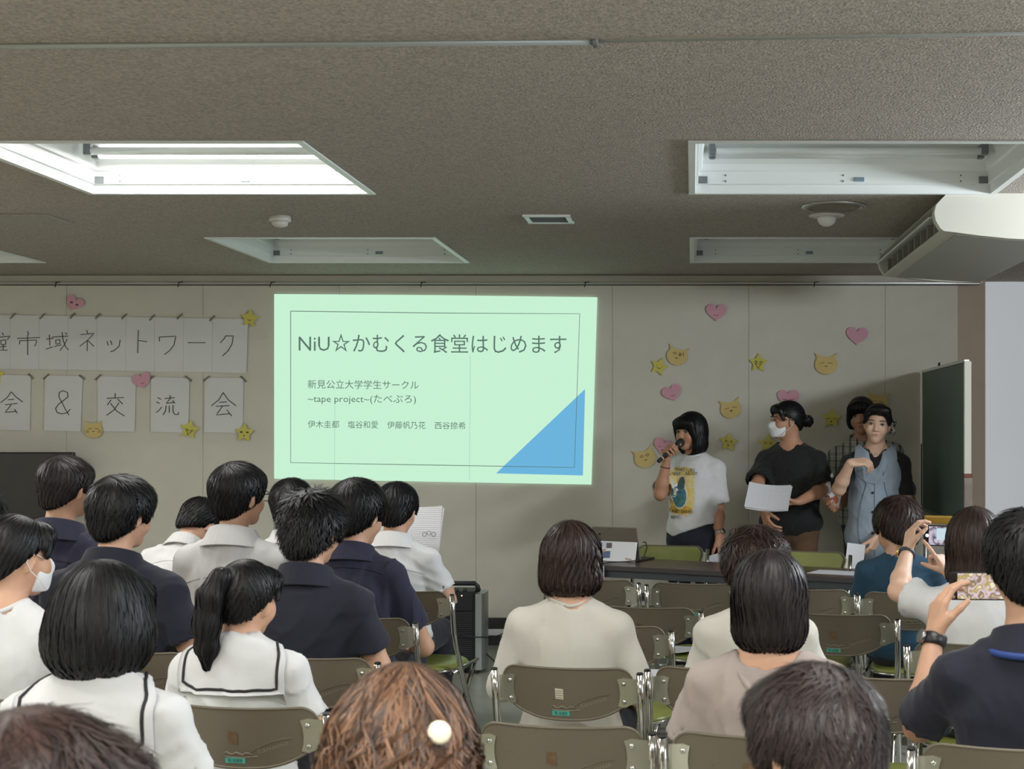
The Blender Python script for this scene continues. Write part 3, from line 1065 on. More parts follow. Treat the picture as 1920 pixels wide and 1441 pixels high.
# ---------------------------------------------------------------- lamps in the ceiling
M_TUBE_ON = mat('tube_lit', (1, 1, 1), .3, emit=(1, 1, 1), estr=4)
M_TUBE_OFF = mat('tube_unlit', srgb(226, 230, 228), .25)
M_CLIP = mat('lamp_clip_grey', srgb(120, 126, 128), .4, .5)
def ceiling_lamp(x0, x1, y0, y1, lit, label, energy=0, detail=True):
    cx, cy, L, D = (x0 + x1) / 2, (y0 + y1) / 2, x1 - x0, y1 - y0
    e = empty('ceiling_lamp', (cx, cy, ZC), 0, label, 'ceiling lamp', 'recessed ceiling lamps')
    hx, hy = L / 2, D / 2
    def ring(o, i, name, m):       # (half x, half y, z) outer and inner loops
        c = ((-1, -1), (1, -1), (1, 1), (-1, 1))
        vs = [(sx * q[0], sy * q[1], q[2]) for q in (o, i) for sx, sy in c]
        fs = [(k, 4 + k, 4 + (k + 1) % 4, (k + 1) % 4) for k in range(4)]
        return MB().add(vs, fs).build(name, m, e)
    mbf = MB()
    c4 = ((-1, -1), (1, -1), (1, 1), (-1, 1))
    loops = [(hx + .015, hy + .015, -.001), (hx + .015, hy + .015, -.007), (hx - .012, hy - .012, -.007), (hx - .016, hy - .016, .030)]
    vs = [(sx * q[0], sy * q[1], q[2]) for q in loops for sx, sy in c4]
    mbf.add(vs, [(4 * l + k, 4 * l + (k + 1) % 4, 4 * l + 4 + (k + 1) % 4, 4 * l + 4 + k) for l in range(3) for k in range(4)])
    mbf.build('frame', M_STEELW, e)
    r = MB()
    loops = [(hx - .014, hy - .014, .030), (hx - .026, hy - .026, .034), (hx - .028, hy - .028, .085), (hx - .040, hy - .040, .090), (hx - .044, hy - .050, .115), (hx - .055, hy - .20, .185)]
    vs = [(sx * q[0], sy * q[1], q[2]) for q in loops for sx, sy in c4]
    fs = [(4 * l + k, 4 * l + (k + 1) % 4, 4 * l + 4 + (k + 1) % 4, 4 * l + 4 + k) for l in range(5) for k in range(4)] + [(20, 21, 22, 23)]
    r.add(vs, fs)
    r.build('reflector', M_STEELW, e)
    for y in (hy - .155, hy - .235, -hy + .155, -hy + .235):
        on = lit and (abs(y - (hy - .155)) < 1e-6 or abs(y + hy - .155) < 1e-6)
        t = MB().tube([(-hx + .10, y, .135), (hx - .10, y, .135)], .0165, 10).build('lamp_tube', M_TUBE_ON if on else M_TUBE_OFF, e)
        for sx in (-1, 1):
            MB().box((sx * (hx - .085), y, .142), (.03, .03, .05), bev=.004).build('tube_holder', M_CLIP, t)
    if detail:
        for u in (-.78, 0, .78):
            for z in (.045, .07):
                MB().lathe([(.004, 0), (.004, .003)], Matrix.Translation((u * hx, hy - .027, z)) @ Matrix.Rotation(math.pi / 2, 4, 'X'), 8).build('screw', M_CLIP, e)
        MB().box((.07, hy - .030, .052), (.045, .006, .018), bev=.002).build('latch', mat('latch_blue_grey', srgb(120, 140, 155), .4), e)
        for sx in (-1, 1):
            MB().box((sx * (hx - .045), hy - .031, .05), (.04, .006, .03)).build('corner_plate', M_CLIP, e)
    if lit:
        for y in ((hy - .155), (-hy + .155)):
            area_light('tube_light', (cx, cy + y, ZC + .112), (L - .25, .035), energy, (1, .985, .95))
    return e
E_LIT = 28
for j, (y0, y1) in enumerate(ROWS):
    for i, (x0, x1) in enumerate(COLS):
        if j > 3:
            continue
        lit = (j >= 2) or (i, j) in ((1, 1), (0, 1))
        if (i, j) == (1, 1): lab = 'recessed ceiling lamp with its tubes shining bright white'
        elif (i, j) == (2, 1): lab = 'unlit recessed ceiling lamp with two grey tubes showing, beside the round hatch'
        elif (i, j) == (1, 0): lab = 'unlit recessed ceiling lamp between the smoke detector and the back wall'
        elif (i, j) == (2, 0): lab = 'unlit recessed ceiling lamp partly hidden by the air conditioner'
        elif (i, j) == (0, 0): lab = 'unlit recessed ceiling lamp above the handwritten banner'
        elif (i, j) == (0, 1): lab = 'lit recessed ceiling lamp over the front seats by the left wall'
        else: lab = 'lit recessed ceiling lamp over the %s seats' % (('second to last', 'last')[j - 3 + 1] if j > 1 else '') + (' by the left wall', ' above the aisle', ' by the windows')[i]
        ceiling_lamp(x0, x1, y0, y1, lit, lab, {2: .50 * E_LIT, 3: 2.3 * E_LIT}[j] if j >= 2 else {0: 48, 1: 12}.get(i, 0), j < 2)

# slim metal rail across the ceiling, in two lengths
rr = MB().tube([at(-300, 88.5, 3.70), at(1117, 77.5, 3.655)], .014, 8, flat=.7).build('trim_3', mat('rail_grey', srgb(158, 162, 158), .4, .3), label='slim grey conduit across the ceiling', **ST)
MB().tube([at(1112, 72.5, 3.655), at(2100, 55, 3.57)], .016, 8, flat=.7).build('conduit_length', mat('rail_grey'), rr)
MB().tube([at(1112, 75, 3.655) + Vector((0, 0, .0)), at(1122, 75, 3.655)], .021, 8).build('conduit_joint', M_CLIP, rr)
# smoke detector, vent, hatch, sensor
def zc_at(px, py):
    Y = (ZC - EYE) * F / (PY - py)
    return Vector(((px - PX) / F * Y, Y, ZC))
M_PLAST = mat('plastic_offwhite', srgb(206, 204, 196), .45)
p = zc_at(525, 405)
e = empty('smoke_detector', p, 0, 'small round white smoke detector on the ceiling', 'smoke detector')
MB().lathe([(.050, 0), (.052, -.022), (.050, -.026)], None, 20).build('base', M_PLAST, e)
MB().lathe([(.040, -.026), (.036, -.044), (.022, -.052), (.001, -.053)], None, 20).build('sensor_cap', M_PLAST, e)
p = zc_at(1029, 409)
e = empty('ceiling_vent', p, 0, 'small rectangular ceiling vent with a white frame', 'vent')
w_, d_ = .20, .22
f_ = MB()
for (cx, cy, sx, sy) in ((0, -d_ / 2, w_ + .03, .02), (0, d_ / 2, w_ + .03, .02), (-w_ / 2, 0, .02, d_), (w_ / 2, 0, .02, d_)):
    f_.box((cx, cy, -.005), (sx, sy, .010))
f_.build('frame', M_STEELW, e)
MB().box((0, 0, -.001), (w_, d_, .002)).build('backing', M_BASE, e)
for k in range(6):
    MB().box((0, -d_ / 2 + .03 + k * .032, -.004), (w_ - .01, .012, .004), Matrix.Rotation(.5, 3, 'X')).build('slat', M_CLIP, e)
p = zc_at(1564, 386)
e = empty('ceiling_hatch', p, 0, 'round ceiling hatch rimmed in grey metal', 'hatch')
MB().lathe([(.125, 0), (.125, -.004), (.10, -.010), (.001, -.010)], None, 32).build('cover', mat('hatch_cover', srgb(128, 118, 106), .8), e)
MB().lathe([(.150, 0), (.150, -.006), (.126, -.012), (.122, -.004)], None, 32).build('rim', M_ALU, e)
p = zc_at(1550, 403)
e = empty('motion_sensor', p, 0, 'white dome motion sensor below the round ceiling hatch', 'sensor')
MB().lathe([(.088, 0), (.086, -.006), (.06, -.010)], None, 24).build('flange', M_PLAST, e)
MB().lathe([(.046, -.008), (.045, -.022), (.036, -.042), (.018, -.053), (.001, -.056)], None, 20).build('dome', mat('dome_white', srgb(225, 226, 224), .3), e)
# faint access panel on the ceiling at the left
p = zc_at(18, 409)
e = MB().box((p.x, p.y, ZC - .004), (.50, .30, .008), bev=.003).build('ceiling_panel', mat('panel_grey', srgb(150, 144, 136), .9, noise=.15, nscale=70), label='flat square access panel set in the ceiling', cat='panel')

# ---------------------------------------------------------------- ceiling-hung air conditioner
M_AC = mat('ac_ivory', srgb(206, 204, 192), .45)
M_AC2 = mat('ac_grey', srgb(168, 168, 162), .5)
AY0, AY1 = 6.06, 7.92
ac = empty('air_conditioner', (1.35, 7.0, 2.28), 0, 'ivory air conditioner hung under the ceiling with its louvre open', 'air conditioner')
def ac_part(name, poly, y0, y1, m, parent=ac):
    """profile (x, z) in room coordinates extruded along y"""
    M = Matrix.Translation((-1.35, -7.0, -2.28)) @ Matrix(((1, 0, 0, 0), (0, 0, 1, 0), (0, 1, 0, 0), (0, 0, 0, 1)))
    return MB().prism(poly, y1 - y0, M, y0).build(name, m, parent)
prof_end = [(1.115, 2.499), (1.09, 2.475), (1.066, 2.448), (1.058, 2.415), (1.064, 2.38), (1.085, 2.345), (1.10, 2.334), (1.16, 2.327), (1.25, 2.315), (1.38, 2.302), (1.50, 2.296), (1.64, 2.294), (1.66, 2.31), (1.66, 2.499)]
ac_part('end_cover', prof_end, AY0, AY0 + .06, M_AC)
ac_part('end_cover', prof_end, AY1 - .06, AY1, M_AC)
body = [(1.14, 2.499), (1.10, 2.462), (1.10, 2.452), (1.20, 2.43), (1.20, 2.355), (1.12, 2.342), (1.125, 2.332), (1.64, 2.300), (1.655, 2.31), (1.655, 2.499)]
ac_part('casing', body, AY0 + .06, AY1 - .06, M_AC)
ac_part('bottom_panel', [(1.16, 2.3225), (1.63, 2.292), (1.63, 2.300), (1.16, 2.331)], AY0 + .05, AY1 - .05, M_AC2)
ac_part('outlet_lip', [(1.088, 2.342), (1.10, 2.334), (1.165, 2.326), (1.165, 2.345), (1.12, 2.352)], AY0 + .06, AY1 - .06, M_AC)
ac_part('upper_lip', [(1.115, 2.499), (1.075, 2.462), (1.066, 2.445), (1.10, 2.440), (1.15, 2.47)], AY0 + .06, AY1 - .06, M_AC)
ac_part('duct_liner', [(1.185, 2.44), (1.20, 2.44), (1.20, 2.35), (1.185, 2.35)], AY0 + .07, AY1 - .07, M_BASE)
ac_part('louvre_blade', [(1.045, 2.405), (1.05, 2.400), (1.155, 2.425), (1.153, 2.430)], AY0 + .08, AY1 - .04, M_STEELW)
for k in range(9):
    y = AY0 + .20 + k * .185
    MB().box((1.13 - 1.35, y - 7.0, 2.385 - 2.28), (.085, .006, .075), Matrix.Rotation(.25, 3, 'Z')).build('vane', M_AC2, ac)
# ---------------------------------------------------------------- the projected slide
def wp(px, py, off=.012):
    return at(px, py, YB - off)
M_SLIDE = mat('projected_pale_green', (0, 0, 0), .9, spec=0, emit=srgb(198, 239, 210), estr=1.02)
M_SL_BLUE = mat('projected_blue', (0, 0, 0), .9, spec=0, emit=srgb(112, 186, 228), estr=.93)
M_SL_TXT = mat('projected_grey_green', (0, 0, 0), .9, spec=0, emit=srgb(92, 118, 108), estr=1)
M_SL_SEAM = mat('projected_seam', (0, 0, 0), .9, spec=0, emit=srgb(172, 216, 190), estr=.93)
def flat(poly, name, m, parent=None, off=.012, th=.002, **kw):
    fr = [wp(x, y, off + th) for x, y in poly]
    bk = [wp(x, y, off) for x, y in poly]
    n = len(poly)
    return MB().add(fr + bk, [tuple(range(n))[::-1], tuple(range(n, 2 * n))] + [(i, (i + 1) % n, n + (i + 1) % n, n + i) for i in range(n)]).build(name, m, parent, **kw)
sl = flat([(514, 551), (820, 553), (1120, 557), (1109, 908), (820, 903), (514, 897)], 'projected_slide', M_SLIDE, label='bright pale green projected title slide with a blue triangle', cat='projection')
def strip(pts, name, m, parent, off, w=1.2):
    r = w / 2 / F * YB
    return MB().tube([wp(x, y, off) for x, y in pts], r, 4, flat=1, up=(0, 0, 1)).build(name, m, parent)
flat([(1097, 729), (1093, 891), (930, 887)], 'blue_triangle', M_SL_BLUE, sl, .0145, .001)
strip([(545, 583), (816, 586.5), (1087, 588), (1077, 876), (811, 871.5), (545, 867), (545, 583)], 'outline_frame', M_SL_TXT, sl, .0162, 1.4)
for x0, x1 in ((628, 627), (882, 880)):
    strip([(x0, 665 if x0 > 800 else 760), (x1, 900)], 'panel_joint', M_SL_SEAM, sl, .0150, .9)
def slide_text(body, x0, x1, ybase, em, slope, name):
    vs, fs = text_mesh(body, em, x1 - x0)
    vv = [wp(x0 + v[0], ybase + slope * v[0] - v[1], .0163) for v in vs]
    return MB().add(vv, fs).build(name, M_SL_TXT, sl)
slide_text('NiU☆かむくる食堂はじめます', 560, 1062, 657, 38.5, .006, 'title_text')
slide_text('新見公立大学学生サークル', 577, 785, 726.5, 17.6, .008, 'subtitle_text')
slide_text('~tape project~(たべぷろ)', 577, 780, 753, 17.6, .006, 'subtitle_text')
for nm, x0, x1, yb in (('伊木圭都', 577, 636, 800.5), ('塩谷和愛', 652, 709, 801.2), ('伊藤帆乃花', 726, 798, 802), ('西谷捺希', 815, 873, 802.8)):
    slide_text(nm, x0, x1, yb, 15, .008, 'presenter_line')

# ---------------------------------------------------------------- handwritten banner and letter sheets
M_PAPER = mat('paper_white', srgb(216, 216, 214), .85, noise=.015, nscale=3)
M_INK = mat('ink_black', srgb(52, 52, 54), .8)
M_TAPE = mat('tape_brown', srgb(146, 138, 120), .6)
Z = 3.6923
zp = lambda x, y: (x / Z, 500 + y / Z)
def ink(strokes, parent, off, w=1.5, m=M_INK, name='brush_stroke', cv=zp):
    for st in strokes:
        pts = [cv(*q) for q in st]
        if len(pts) > 2:        # round the corners
            out = [pts[0]]
            for a, b, c in zip(pts[:-2], pts[1:-1], pts[2:]):
                out += [tuple(b[i] + (a[i] - b[i]) * .22 for i in (0, 1)), b, tuple(b[i] + (c[i] - b[i]) * .22 for i in (0, 1))]
            pts = out + [pts[-1]]
        MB().tube([wp(x, y, off) for x, y in pts], w / 2 / F * YB, 5).build(name, m, parent)
ban = flat([(-330, 583), (0, 590), (465, 598), (462, 699), (0, 691), (-330, 686)], 'handwritten_banner', M_PAPER, off=.008, label='long white paper banner lettered by hand in black', cat='banner')
ink([[(15, 455), (25, 475)], [(0, 487), (70, 480), (50, 505)], [(5, 510), (40, 505), (40, 535), (8, 540), (5, 510)], [(22, 540), (22, 575)], [(0, 555), (45, 550)], [(-40, 577), (52, 577)],
     [(190, 445), (198, 470)], [(120, 495), (275, 490)], [(137, 512), (135, 537)], [(137, 512), (255, 507), (245, 545), (235, 543)], [(192, 470), (192, 610)],
     [(320, 500), (370, 495)], [(342, 470), (345, 545)], [(320, 570), (365, 553)], [(360, 487), (470, 480)], [(385, 508), (415, 503), (415, 530), (388, 535), (385, 508)], [(375, 552), (425, 540)],
     [(430, 452), (437, 510), (455, 555), (475, 575), (475, 555)], [(465, 500), (445, 540), (415, 580)], [(450, 455), (465, 468)],
     [(600, 437), (607, 462)], [(558, 470), (652, 460), (610, 505), (553, 550)], [(605, 508), (603, 583)], [(610, 512), (650, 550)],
     [(740, 515), (750, 545)], [(765, 510), (775, 540)], [(832, 505), (825, 550), (790, 580), (765, 587)],
     [(958, 437), (953, 597)], [(958, 510), (1018, 518)], [(1102, 487), (1105, 517)], [(1102, 487), (1217, 480), (1205, 540), (1175, 580), (1138, 607)],
     [(1300, 525), (1423, 525)], [(1565, 475), (1550, 500), (1525, 527)], [(1565, 478), (1615, 478), (1608, 530), (1580, 580), (1540, 617)]], ban, .0105)
def tape(x0, y0, x1, y1, parent, off=.011):
    MB().tube([wp(*zp(x0, y0), off), wp(*zp(x1, y1), off)], .0060, 4, flat=.25, up=(0, 1, 0)).build('tape', M_TAPE, parent)
for (x, y) in ((70, 358), (275, 360), (485, 357), (660, 360), (842, 362), (1035, 370), (1225, 362), (1450, 375)):
    tape(x, y, x + 38, y - 36, ban)
for x in range(72, 1600, 200):     # joints between the sheets of the banner
    MB().tube([wp(*zp(x, 345 + x * .008), .0102), wp(*zp(x - 4, 705 + x * .017), .0102)], .0012, 4).build('sheet_edge', mat('paper_edge', srgb(208, 208, 205), .9), ban)
SHEETS = [('会', [(-40, 745), (214, 752), (207, 1133), (-40, 1128)], [[(78, 865), (50, 905), (5, 940)], [(78, 865), (110, 900), (157, 935)], [(55, 920), (97, 917)], [(35, 955), (120, 945)], [(78, 955), (35, 1007), (115, 1000)], [(100, 985), (120, 1012)]], [(195, 740, 232, 775)], 'white letter sheet beside the ampersand, kanji drawn like a roof'),
          ('&', [(313, 752), (573, 757), (558, 1138), (303, 1133)], [[(487, 985), (465, 1010), (430, 1018), (395, 1008), (385, 980), (405, 950), (440, 925), (470, 900), (468, 870), (437, 857), (410, 870), (408, 900), (430, 940), (455, 990), (478, 1027)]], [(300, 777, 340, 742), (548, 750, 588, 780)], 'white letter sheet with a large ampersand'),
          ('交', [(676, 757), (942, 762), (933, 1142), (676, 1138)], [[(797, 875), (797, 905)], [(740, 910), (858, 905)], [(770, 920), (742, 958)], [(815, 915), (850, 950)], [(825, 940), (790, 990), (738, 1028)], [(765, 945), (810, 1000), (862, 1032)]], [(662, 782, 700, 747)], 'white letter sheet between the ampersand sheet and the pink heart'),
          ('流', [(1047, 764), (1312, 768), (1303, 1148), (1042, 1142)], [[(1090, 905), (1115, 917)], [(1082, 935), (1105, 945)], [(1120, 970), (1100, 995), (1080, 1008)], [(1175, 888), (1180, 905)], [(1140, 912), (1210, 905)], [(1180, 910), (1150, 945), (1205, 938)], [(1195, 925), (1212, 945)], [(1150, 960), (1145, 1000), (1128, 1025)], [(1172, 960), (1172, 1010)], [(1198, 955), (1198, 1000), (1210, 1022), (1235, 1022), (1237, 1005)]], [(1048, 772, 1068, 755), (1282, 757, 1328, 792)], 'white letter sheet whose lower corner carries a winking yellow star'),
          ('会', [(1420, 766), (1686, 770), (1680, 1150), (1413, 1145)], [[(1545, 870), (1515, 920), (1463, 962)], [(1545, 870), (1580, 920), (1635, 962)], [(1518, 937), (1570, 935)], [(1495, 965), (1588, 960)], [(1540, 965), (1497, 1025), (1595, 1015)], [(1570, 990), (1605, 1033)]], [(1408, 790, 1452, 757), (1665, 757, 1706, 795)], 'white letter sheet nearest the projected slide, a round-eyed star below')]
for ch, poly, st, tp, lab in SHEETS:
    o = flat([zp(*q) for q in poly], 'letter_sheet', M_PAPER, off=.006, label=lab, cat='paper sheet', group='letter sheets in the lower row')
    ink(st, o, .0085, 1.6)
    for t in tp:
        tape(*t, o, .009)

# ---------------------------------------------------------------- paper hearts, stars and cat faces
M_PINK = mat('paper_pink', srgb(212, 158, 172), .85)
M_YEL = mat('paper_yellow', srgb(208, 197, 98), .85)
M_CAT = mat('paper_mustard', srgb(212, 188, 124), .85)
M_PEN = mat('pen_brown', srgb(110, 84, 60), .8)
def shape(kind, n=28):
    if kind == 'heart':
        return [(x, y if y < .35 else .35 + (y - .35) * .72) for x, y in ((16 * math.sin(t) ** 3 / 17, -(13 * math.cos(t) - 5 * math.cos(2 * t) - 2 * math.cos(3 * t) - math.cos(4 * t)) / 17 - .12) for t in (2 * math.pi * i / n for i in range(n)))]
    if kind == 'star':
        return [((1 if i % 2 == 0 else .52) * math.sin(math.pi * i / 5), -(1 if i % 2 == 0 else .52) * math.cos(math.pi * i / 5)) for i in range(10)]
    pts = []
    for i in range(25):
        a = math.radians(-38 + 256 * i / 24)
        pts.append((.92 * math.cos(a), .12 + .82 * math.sin(a)))
    return pts + [(-.95, -.85), (-.42, -.52), (0, -.5), (.42, -.52), (.95, -.85)][0:5]
EYES = {'dots': [[(-.3, -.1), (-.28, -.02)], [(.3, -.1), (.28, -.02)]], 'smile': [[(-.2, .12), (0, .22), (.2, .12)]], 'shut': [[(-.45, -.02), (-.3, .05), (-.15, -.02)], [(.15, -.02), (.3, .05), (.45, -.02)]],
        'line': [[(-.55, .05), (-.15, -.02)], [(.15, -.02), (.55, .05)]], 'mouth': [[(-.12, .25), (-.04, .32), (0, .25), (.05, .32), (.13, .25)]], 'whisk': [[(-.75, .2), (-.45, .25)], [(-.75, .38), (-.45, .36)], [(.45, .25), (.75, .2)], [(.45, .36), (.75, .38)]],
        'rings': [[(-.4, -.1), (-.25, -.2), (-.1, -.1), (-.25, .02), (-.4, -.1)], [(.1, -.1), (.25, -.2), (.4, -.1), (.25, .02), (.1, -.1)]], 'vee': [[(.12, -.25), (.4, -.1), (.12, .05)], [(.45, -.35), (.6, .0)]],
        'laugh': [[(-.3, .1), (0, .5), (.3, .1), (-.3, .1)]], 'brows': [[(-.3, -.25), (-.2, -.1), (-.35, -.05)], [(.3, -.25), (.2, -.1), (.35, -.05)]], 'o': [[(-.06, .25), (.06, .25), (.0, .35), (-.06, .25)]], 'none': []}
BIG = {'big': [[(-.3, -.12), (-.3, .0)], [(.3, -.12), (.3, .0)]]}
def sticker(kind, px, py, r, tilt, faces, label, off=.012, m=None, w=1.0):
    a = math.radians(tilt)
    cv = lambda x, y: (px + r * (x * math.cos(a) - y * math.sin(a)), py + r * (x * math.sin(a) + y * math.cos(a)))
    o = flat([cv(*q) for q in shape(kind)], 'paper_' + {'heart': 'heart', 'star': 'star', 'cat': 'cat_face'}[kind], m or {'heart': M_PINK, 'star': M_YEL, 'cat': M_CAT}[kind],
             off=off, label=label, cat='paper ' + {'heart': 'heart', 'star': 'star', 'cat': 'cat'}[kind], group='paper decorations on the back wall')
    for f in faces:
        if f == 'big':
            ink(BIG['big'], o, off + .0025, 4.5, M_INK, 'drawn_eye', cv)
        else:
            ink(EYES[f], o, off + .0025, w, M_PEN if kind != 'star' else M_INK, 'pen_line', cv)
for a in (('heart', 139, 570, 18, 24, ['big'], 'pink paper heart with two round black eyes above the banner'),
          ('heart', 266, 715, 19, -14, ['smile'], 'tilted pink paper heart overlapping a letter sheet'),
          ('heart', 1343, 587, 21, 2, ['smile'], 'pink paper heart high on the wall with a small smile'),
          ('heart', 1607, 631, 22, 4, ['none'], 'plain pink paper heart above the chalkboard side, near the pillar'),
          ('heart', 1261, 738, 20, -20, ['smile'], 'pink paper heart leaning above the person with the microphone'),
          ('heart', 1478, 748, 22, 0, ['shut'], 'pink paper heart with shut eyes behind the masked person'),
          ('heart', 1243, 838, 20, 14, ['shut', 'o'], 'pink paper heart tucked behind the hand with the microphone'),
          ('star', 468, 597, 18, 8, ['smile'], 'yellow paper star on the corner of the banner'),
          ('star', 355, 805, 19, 12, ['shut', 'laugh'], 'winking yellow paper star between the last two letter sheets'),
          ('star', 458, 811, 19, 4, ['big', 'o'], 'yellow paper star with round black eyes under the last letter sheet'),
          ('star', 1236, 687, 18, 20, ['dots', 'smile'], 'yellow paper star touching a mustard cat face'),
          ('star', 1422, 680, 19, 3, ['rings', 'laugh'], 'yellow paper star with heart eyes and a laughing mouth'),
          ('star', 1366, 829, 19, 8, ['brows', 'o'], 'yellow paper star with dark slanted eyes beside the person with the microphone'),
          ('star', 1440, 832, 19, 5, ['rings'], 'yellow paper star half hidden by the black sleeve'),
          ('star', 1559, 784, 20, 2, ['line', 'o'], 'yellow paper star in the shade between the masked person and the denim vest'),
          ('star', -8, 702, 18, 5, ['none'], 'yellow paper star touching the sheet with the roof-like kanji'),
          ('cat', 175, 803, 19, 0, ['line', 'mouth', 'whisk'], 'mustard paper cat face between two letter sheets'),
          ('cat', 1270, 665, 21, 14, ['rings', 'vee', 'mouth'], 'mustard paper cat face winking, next to a yellow star'),
          ('cat', 1549, 680, 23, 0, ['line', 'mouth'], 'mustard paper cat face with drooping eyes below a pink heart'),
          ('cat', 1370, 764, 21, -11, ['line', 'mouth', 'o'], 'mustard paper cat face with sleepy eyes above a dark-eyed star'),
          ('cat', 1209, 856, 22, -18, ['rings', 'mouth'], 'mustard paper cat face with ringed eyes below the microphone tail'),
          ('cat', 1645, 752, 23, 6, ['line'], 'mustard paper cat face mostly hidden behind the persons by the chalkboard')):
    sticker(*a, off=.0125 if a[0] == 'heart' and a[1] < 300 else (.0155 if a[1] in (175, 355, 458, 468) else .011))
# ---------------------------------------------------------------- folding chairs
M_CHROME = mat('chrome', (.62, .61, .58), .14, 1)
M_GREEN = mat('vinyl_green', srgb(122, 128, 60), .38, noise=.06, nscale=14)
M_TEAL = mat('sticker_teal', srgb(74, 168, 152), .5)
M_CAP = mat('rubber_black', (.02, .02, .02), .6)
M_TAG = mat('tag_paper', srgb(200, 192, 172), .8)
M_RESID = mat('tape_residue', srgb(104, 82, 58), .9, noise=.3, nscale=60)
def steel_mat():
    m = mat('chair_back_paint', srgb(112, 104, 88), .42, metal=.15)
    nt = m.node_tree
    b = nt.nodes['Principled BSDF']
    tc = nt.nodes.new('ShaderNodeTexCoord')
    oi = nt.nodes.new('ShaderNodeObjectInfo')
    ad = nt.nodes.new('ShaderNodeVectorMath'); ad.operation = 'ADD'
    nt.links.new(tc.outputs['Object'], ad.inputs[0])
    nt.links.new(oi.outputs['Location'], ad.inputs[1])
    n = nt.nodes.new('ShaderNodeTexNoise'); n.inputs['Scale'].default_value = 26; n.inputs['Detail'].default_value = 7; n.inputs['Roughness'].default_value = .72
    mp = nt.nodes.new('ShaderNodeMapping'); mp.inputs['Scale'].default_value = (.6, 1, 1.5)
    nt.links.new(ad.outputs[0], mp.inputs[0]); nt.links.new(mp.outputs[0], n.inputs['Vector'])
    rp = nt.nodes.new('ShaderNodeValToRGB')
    rp.color_ramp.elements[0].position, rp.color_ramp.elements[1].position = .30, .36
    rp.color_ramp.elements[0].color = (*srgb(72, 52, 38), 1)
    rp.color_ramp.elements[1].color = (*srgb(106, 98, 83), 1)
    nt.links.new(n.outputs['Fac'], rp.inputs[0]); nt.links.new(rp.outputs[0], b.inputs['Base Color'])
    return m
M_BACK = steel_mat()
TILT = math.radians(9)
def back_pt(x, z, off=0.):
    """point on the curved back plate; off > 0 towards the people behind"""
    y = -.030 * (1 - (x / .20) ** 2) - off
    zz = z - .69
    return (x, -.215 + y * math.cos(TILT) - zz * math.sin(TILT), .69 + zz * math.cos(TILT) + y * math.sin(TILT))
def back_outline():
    pts = []
    W2, zt = .20, .770
    for i in range(9):       # top edge and rounded corners
        a = math.radians(180 - 90 * i / 8)
        pts.append((-W2 + .045 + .045 * math.cos(a), zt - .045 + .045 * math.sin(a)))
    for i in range(1, 8):
        pts.append((-W2 + .045 + (2 * W2 - .09) * i / 8, zt))
    for i in range(9):
        a = math.radians(90 - 90 * i / 8)
        pts.append((W2 - .045 + .045 * math.cos(a), zt - .045 + .045 * math.sin(a)))
    for i in range(1, 22):   # bowed lower edge
        u = 1 - 2 * i / 22
        sgn = 1 if u > 0 else -1
        pts.append((W2 * sgn * min(1, abs(u) ** .92), .612 + .062 * abs(u) ** 2.6 + (.03 * max(0, abs(u) - .86) / .14)))
    return pts
def plate(out, off0, off1, shrink=1.0):
    """solid between two offsets of the curved plate, from an outline fanned in strips across x"""
    xs_ = sorted({round(p[0] * shrink, 5) for p in out})
    def span(x):
        zs = []
        n = len(out)
        for i in range(n):
            (x0, z0), (x1, z1) = out[i], out[(i + 1) % n]
            x0, x1 = x0 * shrink, x1 * shrink
            if (x0 - x) * (x1 - x) <= 0 and abs(x1 - x0) > 1e-9:
                zs.append(z0 + (z1 - z0) * (x - x0) / (x1 - x0))
        zm = .69
        lo, hi = (min(zs), max(zs)) if zs else (zm, zm)
        return zm + (lo - zm) * shrink, zm + (hi - zm) * shrink
    cols = [(x, *span(x)) for x in xs_]
    mbp = MB()
    vs, fs = [], []
    for x, lo, hi in cols:
        vs += [back_pt(x, lo, off0), back_pt(x, hi, off0), back_pt(x, lo, off1), back_pt(x, hi, off1)]
    for i in range(len(cols) - 1):
        a, b = 4 * i, 4 * i + 4
        fs += [(a, b, b + 1, a + 1), (a + 2, a + 3, b + 3, b + 2), (a, a + 2, b + 2, b), (a + 1, b + 1, b + 3, a + 3)]
    fs += [(0, 1, 3, 2), (len(vs) - 4, len(vs) - 2, len(vs) - 1, len(vs) - 3)]
    return mbp.add(vs, fs, False)
